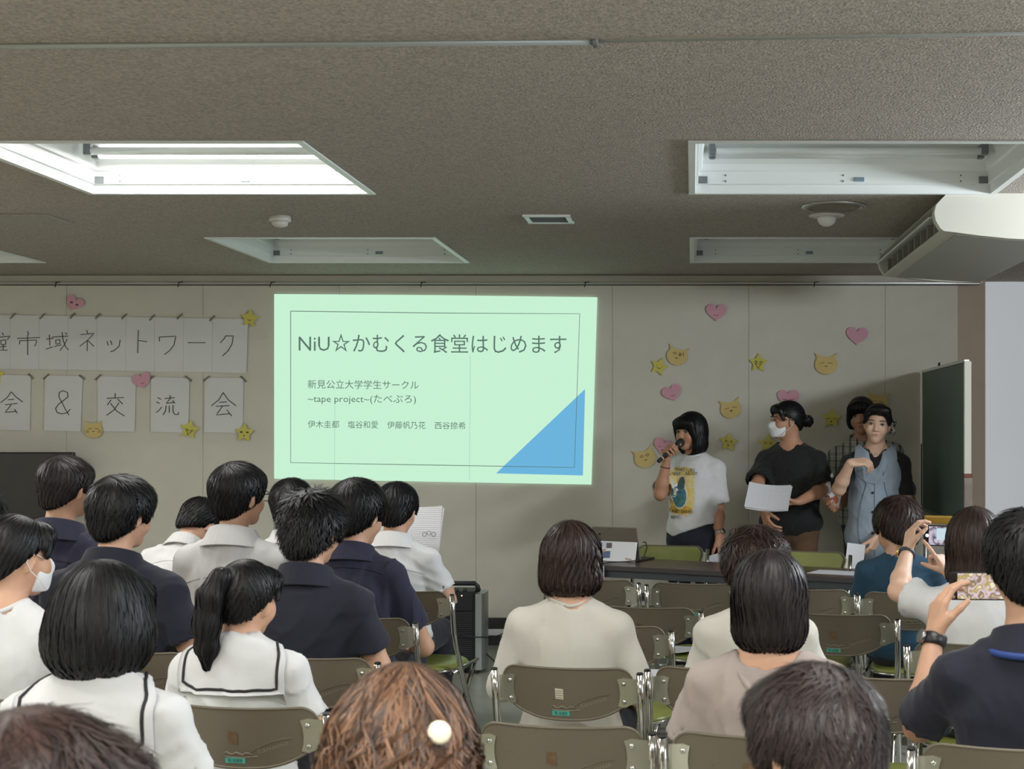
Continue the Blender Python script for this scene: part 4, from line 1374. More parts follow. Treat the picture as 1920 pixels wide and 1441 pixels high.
def make_chair(sticker_=True, tag_=0):
    e = empty('folding_chair')
    out = back_outline()
    bk = plate(out, 0, .004).build('backrest', M_BACK, e)
    MB().tube([back_pt(x, z, .002) for x, z in out] + [back_pt(*out[0], .002)], .0042, 6, cap=False).build('rolled_edge', M_BACK, bk)
    plate(out, -.016, -.001, .94).build('back_pad', M_GREEN, e)
    # pressed emblem: an oval sweep with small letters, and a lower wordmark
    ov = [(.035 + .052 * math.cos(a) + .022 * math.sin(a) + .045, .668 + .020 * math.sin(a) + .012 * math.cos(a)) for a in (math.radians(40 + 10 * i) for i in range(20))]
    MB().tube([back_pt(x, z, .005) for x, z in ov], .0013, 4).build('embossed_oval', M_BACK, bk)
    vs, fs = text_mesh('Sanono', .024, .080)
    MB().add([back_pt(.045 + v[0], .651 + v[1] * .8 + v[0] * .30, .0052) for v in vs], fs).build('embossed_lettering', mat('emboss_light', srgb(140, 131, 112), .4, .2), bk)
    MB().tube([back_pt(-.045 + .0085 * i, .652 + .0035 * math.sin(i * 1.9), .005) for i in range(10)], .0016, 4).build('embossed_wordmark', mat('emboss_light'), bk)
    MB().tube([back_pt(-.045 + .010 * i, .644 - .003 * math.sin(i * .4), .005) for i in range(10)], .0013, 4).build('embossed_sweep', mat('emboss_light'), bk)
    if sticker_:
        st = MB().add([back_pt(x, z, o) for o in (.0048, .0058) for x, z in ((-.042, .626), (.012, .626), (.012, .640), (-.042, .640))], [(3, 2, 1, 0), (4, 5, 6, 7), (0, 1, 5, 4), (1, 2, 6, 5), (2, 3, 7, 6), (3, 0, 4, 7)]).build('room_sticker', M_TEAL, bk)
        vs, fs = text_mesh('第1会議室', .010, .040)
        MB().add([back_pt(-.035 + v[0], .6295 + v[1], .0062) for v in vs], fs).build('sticker_text', M_INK, st)
    if tag_:
        tg = MB().add([back_pt(x, z, o) for o in (.0048, .0056) for x, z in ((-.030, .678), (-.005, .676), (-.005, .708), (-.030, .710))], [(3, 2, 1, 0), (4, 5, 6, 7), (0, 1, 5, 4), (1, 2, 6, 5), (2, 3, 7, 6), (3, 0, 4, 7)]).build('inventory_tag', M_TAG if tag_ == 1 else M_RESID, bk)
        if tag_ == 1:
            for k in range(4):
                MB().tube([back_pt(-.028, .703 - .007 * k, .006), back_pt(-.007, .702 - .007 * k, .006)], .0006, 4).build('tag_line', M_RESID, tg)
    for s in (-1, 1):
        # bracket between plate and tube, two rivets
        br = MB()
        prof = [(.158, .738), (.176, .742), (.196, .738), (.2145, .734), (.2145, .664), (.196, .658), (.176, .650), (.158, .656), (.163, .675), (.165, .697), (.163, .720)]
        vs = [back_pt(s * x, z, o) for o in (.0045, .0075) for x, z in prof]
        n = len(prof)
        o_ = [(tuple(range(n)), tuple(range(n, 2 * n))[::-1])]
        br.add(vs, [tuple(range(n)), tuple(range(n, 2 * n))[::-1]] + [(i, n + i, n + (i + 1) % n, (i + 1) % n) for i in range(n)])
        bo = br.build('bracket', mat('bracket_steel', srgb(190, 188, 172), .3, .8), e)
        for z in (.724, .668):
            c = Vector(back_pt(s * .176, z, .0075))
            MB().lathe([(.0075, 0), (.0068, .003), (.004, .0052), (.0005, .006)], Matrix.Translation(c) @ Matrix.Rotation(math.pi / 2 + TILT, 4, 'X'), 12).build('rivet', M_CHROME, bo)
        tubeA = [(s * .226, -.236, .752), (s * .226, -.218, .66), (s * .226, -.205, .585), (s * .224, -.180, .53), (s * .216, .01, .26), (s * .214, .205, .03), (s * .214, .21, .012)]
        la = MB().tube(tubeA, .0115, 12).build('leg', M_CHROME, e)
        MB().lathe([(.0100, .002), (.0100, .003), (.006, .001), (.001, -.002)], Matrix.Translation((s * .226, -.236, .7525)) @ Matrix.Rotation(TILT, 4, 'X'), 12).build('tube_plug', M_CAP, la)
        MB().lathe([(.015, 0), (.015, .03), (.012, .034)], Matrix.Translation((s * .214, .208, 0)), 12).build('foot_cap', M_CAP, la)
        tubeB = [(s * .196, .17, .395), (s * .196, .10, .33), (s * .196, -.12, .12), (s * .196, -.235, .03), (s * .196, -.24, .012)]
        lb = MB().tube(tubeB, .0105, 10).build('leg', M_CHROME, e)
        MB().lathe([(.014, 0), (.014, .03), (.011, .034)], Matrix.Translation((s * .196, -.238, 0)), 12).build('foot_cap', M_CAP, lb)
        MB().tube([(s * .203, -.17, .40), (s * .203, .19, .405)], .009, 8).build('seat_rail', M_CHROME, e)
    MB().tube([(-.196, -.20, .062), (.196, -.20, .062)], .008, 8).build('crossbar', M_CHROME, e)
    MB().tube([(-.214, .18, .062), (.214, .18, .062)], .008, 8).build('crossbar', M_CHROME, e)
    # seat pad: rounded outline, wider in front
    pts = []
    for i in range(40):
        a = 2 * math.pi * i / 40
        c, s_ = math.cos(a), math.sin(a)
        r = 1 / (abs(c) ** 3.2 + abs(s_) ** 3.2) ** (1 / 3.2)
        pts.append((.188 * r * c * (1 + .04 * s_), .01 + .185 * r * s_))
    sp = MB()
    lv = [(.90, .398), (1.0, .404), (1.0, .414), (.93, .4235), (.6, .426), (.01, .425)]
    vs = [(x * k, .01 + (y - .01) * k, z) for k, z in lv for x, y in pts]
    n = len(pts)
    sp.add(vs, [(l * n + i, l * n + (i + 1) % n, (l + 1) * n + (i + 1) % n, (l + 1) * n + i) for l in range(len(lv) - 1) for i in range(n)] + [tuple(range(n))[::-1]], True)
    so = sp.build('seat', M_GREEN, e)
    MB().tube([(x * 1.005, .01 + (y - .01) * 1.005, .402) for x, y in pts] + [(pts[0][0] * 1.005, pts[0][1], .402)], .0055, 6, cap=False).build('seat_rim', M_CHROME, so)
    return e
PROTO = {(st, tg): make_chair(st, tg) for st, tg in ((True, 0), (False, 0), (True, 1), (True, 2), (False, 2))}
USED = set()
def chair(px, Yb, yaw, label, var=(False, 0), group='brown backed folding chairs'):
    """px = middle of the backrest in the photograph, Yb = depth of its back plate"""
    X = (px - PX) / F * Yb
    o = PROTO[var] if var not in USED else copy_tree(PROTO[var])
    USED.add(var)
    o.location = (X + .245 * -math.sin(yaw), Yb + .245 * math.cos(yaw), 0)
    o.rotation_euler = (0, 0, yaw)
    tag(o, label, 'chair', group)
    return o
RW = -.20
def behind(px, Yb, who, var=(False, 0), yaw=RW):
    return chair(px, Yb, yaw, 'brown backed folding chair under ' + who, var)
# left block
behind(752, 6.02, 'the booklet reader in white', (False, 0), -.16)
behind(668, 5.18, 'the person in faded navy behind the booklet reader', (False, 2), -.14)
behind(575, 4.30, 'the person in dark navy facing straight to the slide', (False, 0), -.14)
behind(450, 3.55, 'the sailor blouse with a hair tie', (True, 2), -.12)
behind(195, 2.74, 'the sailor blouse without a hair tie', (True, 0), -.1)
behind(235, 4.40, 'the person in dark navy turning the head', (False, 0), -.14)
behind(-35, 3.66, 'the person in a mask and white t-shirt', (False, 0), -.12)
behind(110, 5.22, 'the person in faded navy by the black television', (False, 2), -.14)
behind(440, 5.20, 'the person with glasses in a white shirt', (False, 0), -.14)
behind(345, 6.20, 'the bowing person in white', (False, 0), -.14)
behind(548, 6.16, 'the upright person in white in the front row', (False, 0), -.14)
behind(-50, 4.38, 'the person in navy next to the dark navy shirt', (False, 0), -.14)
behind(745, 1.66, 'the person with a cream hair clip', (False, 0), -.1)
behind(30, 1.28, 'the person in charcoal behind the sailor blouse', (False, 0), -.1)
# right block
behind(1060, 4.13, 'the person in the cream cardigan', (True, 1), RW)
chair(1048, 3.33, -.16, 'empty brown backed folding chair with rust along its top edge, behind the cream cardigan', (True, 2))
behind(1352, 4.10, 'the person in cream white before the mauve t-shirt', (False, 0), RW)
behind(1418, 3.22, 'the person in the mauve t-shirt', (False, 2), RW)
chair(1108, 6.46, RW, 'empty brown backed folding chair in the front row before the laptop', (False, 0))
chair(1302, 6.30, RW, 'empty brown backed folding chair in the front row with a teal sticker', (True, 0))
chair(1208, 5.48, RW, 'empty brown backed folding chair with a dark tape mark, papers on its seat', (False, 2))
chair(1142, 4.98, RW, 'empty brown backed folding chair right in front of the cream cardigan', (False, 0))
chair(1508, 6.08, RW, 'empty brown backed folding chair beside the teal sweater', (False, 0))
chair(1570, 5.28, RW, 'empty brown backed folding chair with a teal sticker behind the teal sweater', (True, 2))
behind(1708, 5.94, 'the person in the teal sweater', (False, 0), RW)
behind(1830, 4.56, 'the person in white holding up a phone', (False, 0), RW)
chair(1652, 3.96, RW, 'empty brown backed folding chair beside the navy polo', (False, 0))
behind(1900, 3.10, 'the person in the navy polo', (False, 0), RW)
behind(1560, 1.62, 'the person in charcoal and a mask', (False, 0), RW)
# two green-padded chairs behind the table, facing the seats
def green_chair(px, Y, yaw, label):
    o = copy_tree(PROTO[(False, 0)])
    X = (px - PX) / F * Y
    o.location = (X + .245 * -math.sin(yaw), Y + .245 * math.cos(yaw), 0)
    o.rotation_euler = (0, 0, yaw)
    tag(o, label, 'chair', 'green padded chairs behind the table')
    return o

# ---------------------------------------------------------------- the table with the laptop
M_TTOP = mat('table_walnut', srgb(84, 66, 56), .28, noise=.12, nscale=9, stretch=(1, 9, 1))
M_TEDGE = mat('table_edge', srgb(66, 62, 62), .4)
M_APRON = mat('table_apron_grey', srgb(70, 76, 80), .45, .3)
ta = math.atan2(7.11 - 7.75, .85 + .48)
TL, TD = 1.826, .45
tx, ty = Vector((math.cos(ta), math.sin(ta), 0)), Vector((-math.sin(ta), math.cos(ta), 0))
T0 = Vector((-.48, 7.75, 0)) - tx * .35
tc_ = T0 + tx * TL / 2 + ty * TD / 2
tb = empty('long_table', tc_, ta, 'long folding table with a dark walnut top and grey apron', 'table')
tz = .70
MB().box((0, 0, tz - .012), (TL, TD, .024), bev=.006).build('table_top', M_TTOP, tb)
eg = MB()
for (c, sz) in (((0, -TD / 2 - .002, tz - .013), (TL + .008, .006, .026)), ((0, TD / 2 + .002, tz - .013), (TL + .008, .006, .026)), ((-TL / 2 - .002, 0, tz - .013), (.006, TD, .026)), ((TL / 2 + .002, 0, tz - .013), (.006, TD, .026))):
    eg.box(c, sz, bev=.002)
eg.build('edge_band', M_TEDGE, tb)
for y in (-TD / 2 + .02, TD / 2 - .02):
    MB().box((0, y, tz - .045), (TL - .06, .02, .042), bev=.003).build('apron', M_APRON, tb)
for x in (-TL / 2 + .10, TL / 2 - .10):
    for y in (-TD / 2 + .05, TD / 2 - .05):
        MB().tube([(x, y, tz - .03), (x, y, .015)], .0125, 10).build('leg', M_CHROME, tb)
    MB().tube([(x, -TD / 2 + .05, .10), (x, TD / 2 - .05, .10)], .009, 8).build('leg_bar', M_CHROME, tb)
MB().box((0, .05, tz - .20), (TL - .22, .30, .006)).build('under_shelf', M_APRON, tb)
for x in (-.25, .25):
    MB().tube([(x, .05, tz - .03), (x, .05, tz - .20)], .006, 6).build('shelf_hanger', M_CHROME, tb)
tp = lambda x, y, z=0: tc_ + tx * x + ty * y + Vector((0, 0, tz + z))
green_chair(1258, 8.26, math.pi - .22, 'green padded folding chair behind the table next to the laptop')
green_chair(1522, 7.88, math.pi - .34, 'green padded folding chair behind the table in front of the masked person')
# laptop seen from behind: keyboard base, screen propped by its kickstand
lp = empty('laptop', tp(-.64, .03), ta + .02, 'thin grey tablet laptop with stickers on its white kickstand, charging on the table', 'laptop')
M_LAP = mat('laptop_grey', srgb(128, 120, 108), .4, .3)
MB().box((0, .12, .005), (.29, .19, .009), bev=.003).build('keyboard_base', M_DARKM, lp)
Rl = Matrix.Rotation(math.radians(16), 3, 'X')
sc_ = Vector((0, .03, .006)) + Rl @ Vector((0, 0, .10))
MB().box(sc_, (.29, .009, .20), Rl, bev=.004).build('screen_case', M_LAP, lp)
Rk = Matrix.Rotation(math.radians(-14), 3, 'X')
kc = Vector((0, -.028, .058))
ks_ = MB().box(kc, (.286, .004, .116), Rk, bev=.002).build('kickstand', mat('kickstand_white', srgb(228, 230, 232), .5), lp)
random.seed(4)
for (x, z, w_, h_, c) in ((-.105, .036, .05, .022, (40, 84, 180)), (-.07, .038, .035, .03, (205, 210, 220)), (-.035, .033, .035, .03, (90, 80, 90)), (-.115, .006, .04, .026, (215, 215, 215)), (-.07, .002, .035, .018, (190, 160, 150)), (-.045, -.02, .045, .04, (70, 96, 130)), (-.105, -.034, .05, .022, (48, 92, 176)), (.10, -.042, .04, .012, (190, 196, 150))):
    MB().box(kc + Rk @ Vector((x, -.003, z)), (w_, .0015, h_), Rk @ Matrix.Rotation(random.uniform(-.25, .25), 3, 'Y')).build('photo_sticker', mat('sticker_%d_%d' % (c[0], c[2]), srgb(*c), .5), ks_)
MB().box(sc_ + Rl @ Vector((-.10, -.0055, .055)), (.014, .001, .010), Rl).build('back_mark', M_DARKM, lp)
MB().lathe([(.003, 0), (.003, .001)], Matrix.Translation(sc_ + Rl @ Vector((-.03, -.005, .088))) @ Matrix.Rotation(math.pi / 2, 4, 'X'), 8).build('rear_camera', M_DARKM, lp)
lw = lambda x, y, z: tp(-.64, .03) + tx * x + ty * y + Vector((0, 0, z))
MB().tube([lw(.148, .05, .11), lw(.17, .04, .112), lw(.20, .0, .085), lw(.19, -.03, .02), lw(.12, -.06, .008), lw(.05, -.15, .008), lw(-.02, -.37, .004), lw(-.05, -.43, -.06), lw(-.10, -.45, -.35), lw(-.14, -.42, -.66)], .0035, 6).build('power_cable', M_CAP, label='thin black cable running from the laptop over the table edge', cat='cable')

# sheets of paper
M_PRINT = mat('printed_paper', srgb(224, 224, 226), .8)
def print_mat():
    m = mat('paper_with_print', srgb(222, 222, 224), .8)
    nt = m.node_tree
    if len(nt.nodes) < 4:
        tc = nt.nodes.new('ShaderNodeTexCoord'); w_ = nt.nodes.new('ShaderNodeTexWave'); w_.bands_direction = 'Y'
        w_.inputs['Scale'].default_value = 34; w_.inputs['Distortion'].default_value = .6; w_.inputs['Detail Scale'].default_value = 9; w_.inputs['Detail'].default_value = 3
        rp = nt.nodes.new('ShaderNodeValToRGB')
        rp.color_ramp.elements[0].position, rp.color_ramp.elements[1].position = .10, .42
        rp.color_ramp.elements[0].color = (*srgb(176, 176, 182), 1); rp.color_ramp.elements[1].color = (*srgb(226, 226, 228), 1)
        nt.links.new(tc.outputs['Object'], w_.inputs['Vector']); nt.links.new(w_.outputs['Fac'], rp.inputs[0])
        nt.links.new(rp.outputs[0], nt.nodes['Principled BSDF'].inputs['Base Color'])
    return m
M_TEXTP = print_mat()
def sheet_of_paper(c, X, Yv, w_, h_, label, curl=.0, m=None, n=1, name='paper_sheet', th=.0012, group=None, sep=.0016):
    """paper w_ x h_ centred at c with its edges along the vectors X and Yv, gently curled; n sheets make a sheaf whose upper sheets are parts"""
    X, Yv = Vector(X).normalized(), Vector(Yv)
    Yv = (Yv - X * Yv.dot(X)).normalized()
    N = X.cross(Yv)
    R = Matrix((X, Yv, N)).transposed().to_4x4()
    root = None
    for k in range(n):
        vs, fs = [], []
        nu, nv = 8, 6
        dx, dy, rr = (0, 0, 0) if k == 0 else (random.uniform(-.006, .006), random.uniform(-.006, .006), random.uniform(-.05, .05))
        for l in (0, 1):
            for i in range(nu + 1):
                for j in range(nv + 1):
                    u, v = i / nu - .5, j / nv - .5
                    x, y = u * w_ + dx, v * h_ + dy
                    x, y = x * math.cos(rr) - y * math.sin(rr), x * math.sin(rr) + y * math.cos(rr)
                    vs.append((x, y, curl * (u * u * 4 - .3 * v) + k * sep + l * th))
        q = lambda l, i, j: (l * (nu + 1) + i) * (nv + 1) + j
        for i in range(nu):
            for j in range(nv):
                fs += [(q(1, i, j), q(1, i + 1, j), q(1, i + 1, j + 1), q(1, i, j + 1)), (q(0, i, j), q(0, i, j + 1), q(0, i + 1, j + 1), q(0, i + 1, j))]
        for i in range(nu):
            for j in (0, nv):
                fs.append((q(0, i, j), q(0, i + 1, j), q(1, i + 1, j), q(1, i, j)))
        for j in range(nv):
            for i in (0, nu):
                fs.append((q(0, i, j), q(0, i, j + 1), q(1, i, j + 1), q(1, i, j)))
        o = MB().add(vs, fs, False).build(name if k == 0 else 'sheet', m or M_TEXTP, root)
        if k == 0:
            root = o
            o.matrix_world = Matrix.Translation(c) @ R
            tag(o, label, 'paper', group)
    return root
sheet_of_paper(tp(.72, -.02, .001), tx, ty, .26, .19, 'white paper lying flat at the end of the table by the teal sweater', 0)
sheet_of_paper(tp(-.605, -.242, -.060), tx, (0, 0, 1), .075, .12, 'white paper hanging over the corner of the table below the laptop', 0, M_PRINT)
cs = Vector(((1228 - PX) / F * 5.72, 5.72, .428))
sheet_of_paper(Vector((-.17, 5.86, .428)), (.97, -.2, 0), (.2, .97, 0), .21, .297, 'printed paper lying on the green seat nearest the cream cardigan', 0)
sheet_of_paper(Vector((-.06, 6.50, .432)), (.9, -.35, 0.05), (.35, .9, 0), .20, .21, 'folded printed leaflet on the green seat behind the white shoulder', .01, n=2)

# ---------------------------------------------------------------- portable loudspeaker, television, chalkboard
M_PAB = mat('amp_black', srgb(30, 31, 33), .5)
M_PAS = mat('amp_silver', srgb(178, 180, 180), .35, .5)
pa = empty('portable_speaker', (-1.41, 8.30, 0), 0, 'black portable loudspeaker with silver sides and a carry handle on the floor', 'loudspeaker')
MB().box((0, .10, .255), (.225, .24, .47), bev=.008).build('cabinet', M_PAB, pa)
gr = MB().box((0, -.022, .20), (.205, .008, .34), bev=.003).build('grille', M_PAB, pa)
for k in range(26):
    MB().box((0, -.028, .045 + k * .0125), (.196, .006, .006), bev=.002).build('grille_slat', mat('slat_dark', srgb(46, 47, 49), .45), gr)
MB().box((0, -.023, .425), (.205, .010, .10), bev=.004).build('control_panel', mat('panel_dark', srgb(38, 40, 42), .35), pa)
MB().box((0, -.029, .435), (.018, .002, .022)).build('emblem', M_PAS, pa)
for x in (-.05, .0, .05):
    MB().lathe([(.013, 0), (.012, .012), (.010, .018)], Matrix.Translation((x, .0, .49)), 12).build('knob', M_CAP, pa)
MB().lathe([(.004, 0), (.003, .003)], Matrix.Translation((.035, -.028, .468)) @ Matrix.Rotation(math.pi / 2, 4, 'X'), 8).build('power_lamp', mat('led_amber', (.9, .5, .3), .3, emit=(1, .6, .35), estr=3), pa)
for s in (-1, 1):
    prof = [(.112, -.012), (.150, -.005), (.162, .04), (.164, .12), (.160, .20), (.112, .222)]
    MB().prism([(s * x, y) for x, y in prof], .455, Matrix.Translation((0, 0, .02))).build('side_panel', M_PAS, pa)
    MB().box((s * .10, .0, .008), (.05, .04, .016)).build('foot', M_CAP, pa)
MB().tube([(-.118, .06, .48), (-.116, .06, .515), (-.10, .055, .532), (.10, .055, .532), (.116, .06, .515), (.118, .06, .48)], .011, 8, flat=1.3).build('handle', M_PAB, pa)
def floor_at(px, py, z=.006):
    Y = (EYE - z) * F / (py - PY)
    return at(px, py, Y)
MB().tube([Vector((-1.26, 8.38, .12)), Vector((-1.20, 8.45, .04)), floor_at(930, 1252), floor_at(960, 1248), floor_at(1020, 1262), floor_at(1060, 1240), floor_at(1120, 1215)], .004, 6).build('floor_cable', M_CAP, label='thin black cable along the floor from the loudspeaker', cat='cable')
MB().tube([Vector((-1.52, 8.25, .245)), Vector((-1.42, 8.235, .25)), Vector((-1.30, 8.25, .225)), Vector((-1.20, 8.36, .205)), Vector((-1.08, 8.6, .23)), Vector((-.93, 8.9, .29)), Vector((-.60, 8.97, .30)), Vector((-.35, 8.9, .20)), Vector((-.1, 8.7, .006))], .0035, 6).build('microphone_cable', M_CAP, label='thin black cable slung across the front of the loudspeaker', cat='cable')

tv = empty('television', (-4.70, 9.20, 0), 0, 'large black flat television on a stand at the back wall', 'television')
MB().box((0, 0, 1.08), (1.20, .05, .45), bev=.006).build('bezel', mat('tv_black', (.008, .008, .01), .25), tv)
MB().box((0, -.0265, 1.085), (1.165, .003, .41)).build('screen', mat('tv_screen', (.006, .006, .008), .06), tv)
MB().box((0, .03, .48), (.12, .04, .96), bev=.005).build('stand_post', M_DARKM, tv)
MB().box((0, .0, .015), (.8, .36, .03), bev=.008).build('stand_base', M_DARKM, tv)
MB().box((0, -.03, .80), (.7, .25, .02), bev=.004).build('stand_shelf', M_DARKM, tv)

cb = empty('chalkboard', (1.54, 8.50, 0), -.020, 'dark green chalkboard on a stand, seen at a steep angle beside the pillar', 'chalkboard')
M_CHALK = mat('chalkboard_green', srgb(90, 108, 102), .6, noise=.10, nscale=2.5)
MB().box((0, 0, 1.385), (.022, 1.58, .90), bev=.002).build('board', M_CHALK, cb)
for y in (-.80, .80):
    MB().box((.004, y, 1.52 if y < 0 else 1.385), (.040, .024, .64 if y < 0 else .92), bev=.003).build('side_frame', mat('frame_pale', srgb(200, 198, 184), .5), cb)
MB().box((.006, -.80, 1.02), (.046, .03, .36), bev=.003).build('side_post', mat('post_grey_wood', srgb(128, 118, 108), .7, noise=.2, nscale=20), cb)
MB().box((.006, -.802, 1.205), (.05, .032, .022), bev=.003).build('post_cap', mat('post_cap_brown', srgb(110, 60, 46), .6), cb)
MB().box((0, 0, 1.842), (.034, 1.61, .020), bev=.003).build('top_frame', M_ALU, cb)
MB().box((-.03, 0, .925), (.09, 1.60, .022), bev=.003).build('chalk_tray', M_ALU, cb)
MB().box((-.016, .80, 1.15), (.012, .014, .42)).build('side_rod', M_DARKM, cb)
for y in (-.74, .74):
    MB().tube([(.0, y, .93), (.0, y, .06)], .016, 10).build('leg', M_ALU, cb)
    MB().box((0, y, .045), (.34, .04, .03), bev=.005).build('foot_bar', M_ALU, cb)
    for x in (-.15, .15):
        MB().lathe([(.022, -.012), (.022, .012)], Matrix.Translation((x, y, .022)) @ Matrix.Rotation(math.pi / 2, 4, 'X'), 14).build('caster', M_CAP, cb)
MB().tube([(0, .15, 1.852), (0, .15, 1.872), (0, .19, 1.872), (0, .19, 1.852)], .004, 6).build('hanger_hook', M_DARKM, cb)
# ---------------------------------------------------------------- the audience
def seated(label, px, py, Y, t=.014, hs=1.0, **kw):
    """px, py = middle and top of the head in the photograph, Y = depth of the pelvis"""
    X = (px - PX) / F * Y
    T = EYE - (py - PY) / F * Y + kw.pop('dz', 0)
    s = (T - .43 - (.113 + .9 * t) * hs) / .725
    sk = dict(t=t)
    sk.update(kw.pop('style_kw', {}))
    kw.setdefault('yaw', -.12)
    kw.setdefault('hair', 'short')
    return person(label, X, Y, s=s, hs=hs, style_kw=sk, **kw)
def grip(center, axis, elbow, sx):
    """wrist, direction and palm normal of a fist whose thumb end points along axis at center"""
    c, a, e = (np.array(q, float) for q in (center, axis, elbow))
    a /= np.linalg.norm(a)
    d = c - e
    d -= a * (d @ a)
    d /= np.linalg.norm(d)
    n = np.cross(a, d) * sx
    return dict(elbow_w=tuple(e), wrist_w=tuple(c - d * .075 - n * .03), d_w=tuple(d), n_w=tuple(n))
MALE = dict(w=1.12, top='shirt', collar=True, strand_kw=dict(n=1700, length=.06, messy=.22, lift=.004))
# --- left block
seated('person in a faded navy collared shirt seated before the black television', 115, 858, 5.40, t=.016, hs=.97, head=(-.30, -.02, .0), hmat=H_SOFT, tmat=C_NAVY2, seam=.40, **MALE,
       )
seated('person in a dark navy shirt turning the head, behind the faded navy shirt', 217, 895, 4.60, t=.020, hs=.96, head=(-.28, -.04, .03), tmat=C_NAVY, **{**MALE, 'w': 1.2, 'strand_kw': dict(n=2000, length=.09, messy=.3, lift=.010)}, style_kw=dict(nape=-.095))
I3 = seated('person in a white t-shirt and face mask looking sideways', 14, 965, 3.86, t=.010, hs=.97, head=(-.40, -.05, 0), hair='tight', tmat=C_WHITE, mask=True, sleeve_len=.8,
       strand_kw=dict(n=1700, length=.09, gravity=.25, messy=.06, whorl=(0, .06, .11)))
add_neckband(I3, .066)
seated('person in navy mostly out of view next to the dark navy shirt', -56, 916, 4.60, t=.016, tmat=C_NAVY, **{**MALE, 'w': .98})
I5 = seated('person in a white sailor blouse without a hair tie, beside the masked person', 185, 1050, 2.98, t=.024, hs=.95, hair='bob', top='sailor', tmat=C_WHITE, w=1.18, style_kw=dict(wide=1.20, zb=-.138, bs=.0, zf=-.055, fr=.092),
       strand_kw=dict(n=3200, length=.22, zcut=-.128, messy=.05, whorl=(0, -.02, .13), width=.0018), head=(-.05, -.03, 0), yaw=-.1)
add_sailor_collar(I5, zb=.325)
seated('person in a white shirt bowing low in the front row', 306, 934, 6.38, dz=.06, t=.012, lean=.42, head=(-.35, -.75, -.12), tmat=C_WHITE, seam=.37, **MALE, side_lean=.05)
I7 = seated('person in a white shirt and glasses looking aside', 440, 870, 5.38, t=.018, hs=.99, head=(-.42, .0, 0), tmat=C_WHITE, seam=.36, **{**MALE, 'w': 1.1}, style_kw=dict(nape=-.115))
P7 = I7['P']
gl = MB().tube([P7((.083, -.01, .008)), P7((.080, .05, .010)), P7((.072, .098, .010))], .0022, 6).build('glasses', M_CAP, I7['o'])
for sx in (-1, 1):
    MB().tube([P7((sx * .036 + .030 * math.cos(a), .108 - .012 * abs(math.cos(a)), .0 + .020 * math.sin(a))) for a in (2 * math.pi * k / 16 for k in range(17))], .0018, 5, cap=False).build('lens_rim', M_CAP, gl)
I8 = seated('person in a white sailor blouse wearing a hair tie', 452, 1050, 3.76, t=.010, hs=.91, hair='tight', top='sailor', tmat=C_WHITE, head=(-.12, -.05, .06), yaw=-.1, w=1.22,
       tail=[((-.01, -.085, .085), .018), ((-.022, -.118, .075), .026), ((-.040, -.132, .02), .036), ((-.046, -.128, -.06), .038), ((-.046, -.118, -.13), .030), ((-.044, -.112, -.185), .012)],
       strand_kw=dict(n=1700, length=.08, gravity=-.1, messy=.05, whorl=(0, .05, -.10)))
add_sailor_collar(I8, zb=.335)
MB().lathe([(.020, -.008), (.024, 0), (.020, .008)], Matrix.Translation(I8['P']((-.012, -.098, .084))) @ Matrix.Rotation(1.1, 4, 'X'), 14).build('hair_tie', M_CAP, I8['o'])
seated('person in a white shirt upright in the front row, before the dark navy shirt', 546, 900, 6.34, t=.016, tmat=C_WHITE, seam=.37, head=(.1, 0, 0), **MALE)
seated('person in a dark navy shirt facing straight to the slide', 577, 922, 4.48, t=.020, hs=.96, head=(-.18, -.08, 0), tmat=C_NAVY, style_kw=dict(nape=-.10), **{**MALE, 'strand_kw': dict(n=2800, length=.075, messy=.35, lift=.022, width=.0024)})
seated('person in faded navy short sleeves seated behind the booklet reader', 662, 900, 5.36, t=.020, hs=1.04, head=(-.25, -.10, 0), tmat=C_NAVY2, seam=.44, **{**MALE, 'w': 1.1, 'strand_kw': dict(n=1800, length=.09, messy=.3, lift=.006)},
       armR=dict(elbow=(.25, .10, .62), wrist=(.18, .27, .60)))
I12 = seated('person in a white shirt reading an open booklet in the front row', 741, 906, 6.22, t=.012, hs=.98, head=(0, -.12, 0), tmat=C_WHITE, seam=.37, **MALE, armR=dict(elbow=(.225, .06, .70), wrist=(.12, .30, .78)))
BOOK = sheet_of_paper(at(790, 1003, 6.60), (1, -.1, 0), (0, .35, .94), .20, .27, 'open booklet with line drawings held by the front row reader', .01, n=3, name='booklet')
sheet_of_paper(at(718, 1003, 6.66), (1, .1, 0), (0, .35, .94), .17, .25, 'opposite page of the booklet seen past the reader', .01, n=1, name='booklet_page')
bk0 = at(806, 1001, 6.575)
for k in range(3):
    c = bk0 + Vector((-.025 + .022 * k, -.004 - .002 * k, .006 * (k % 2)))
    MB().tube([c + Vector((.0095 * math.cos(a), .003 * math.sin(a), .0095 * math.sin(a))) for a in (2 * math.pi * q / 12 for q in range(13))], .0011, 4, cap=False).build('line_drawing', M_INK, BOOK).matrix_parent_inverse = BOOK.matrix_world.inverted()
I13 = seated('person in charcoal with a cream flower clip in the hair', 745, 1252, 1.90, t=.018, hs=.98, hair='wavy', hmat=H_CHEST, tmat=C_CHAR, head=(.1, -.2, 0), yaw=-.1, style_kw=dict(locks=.006, lockf=12),
       strand_kw=dict(n=7000, segs=12, length=.30, messy=.07, wave=.5, whorl=(0, -.02, .13), width=.0017, lift=.014))
cl = Sdf()
cpos = I13['P']((.072, -.104, .040))
for k in range(6):
    a = k * math.pi / 3
    cl.ell(cpos + V(.008 * math.cos(a), -.006, .008 * math.sin(a)), (.008, .006, .008), k=.008)
v, f = cl.mesh(.003)
link('hair_clip', np_mesh('hair_clip', v, f, mat('clip_cream', srgb(232, 222, 196), .4)), I13['o'])
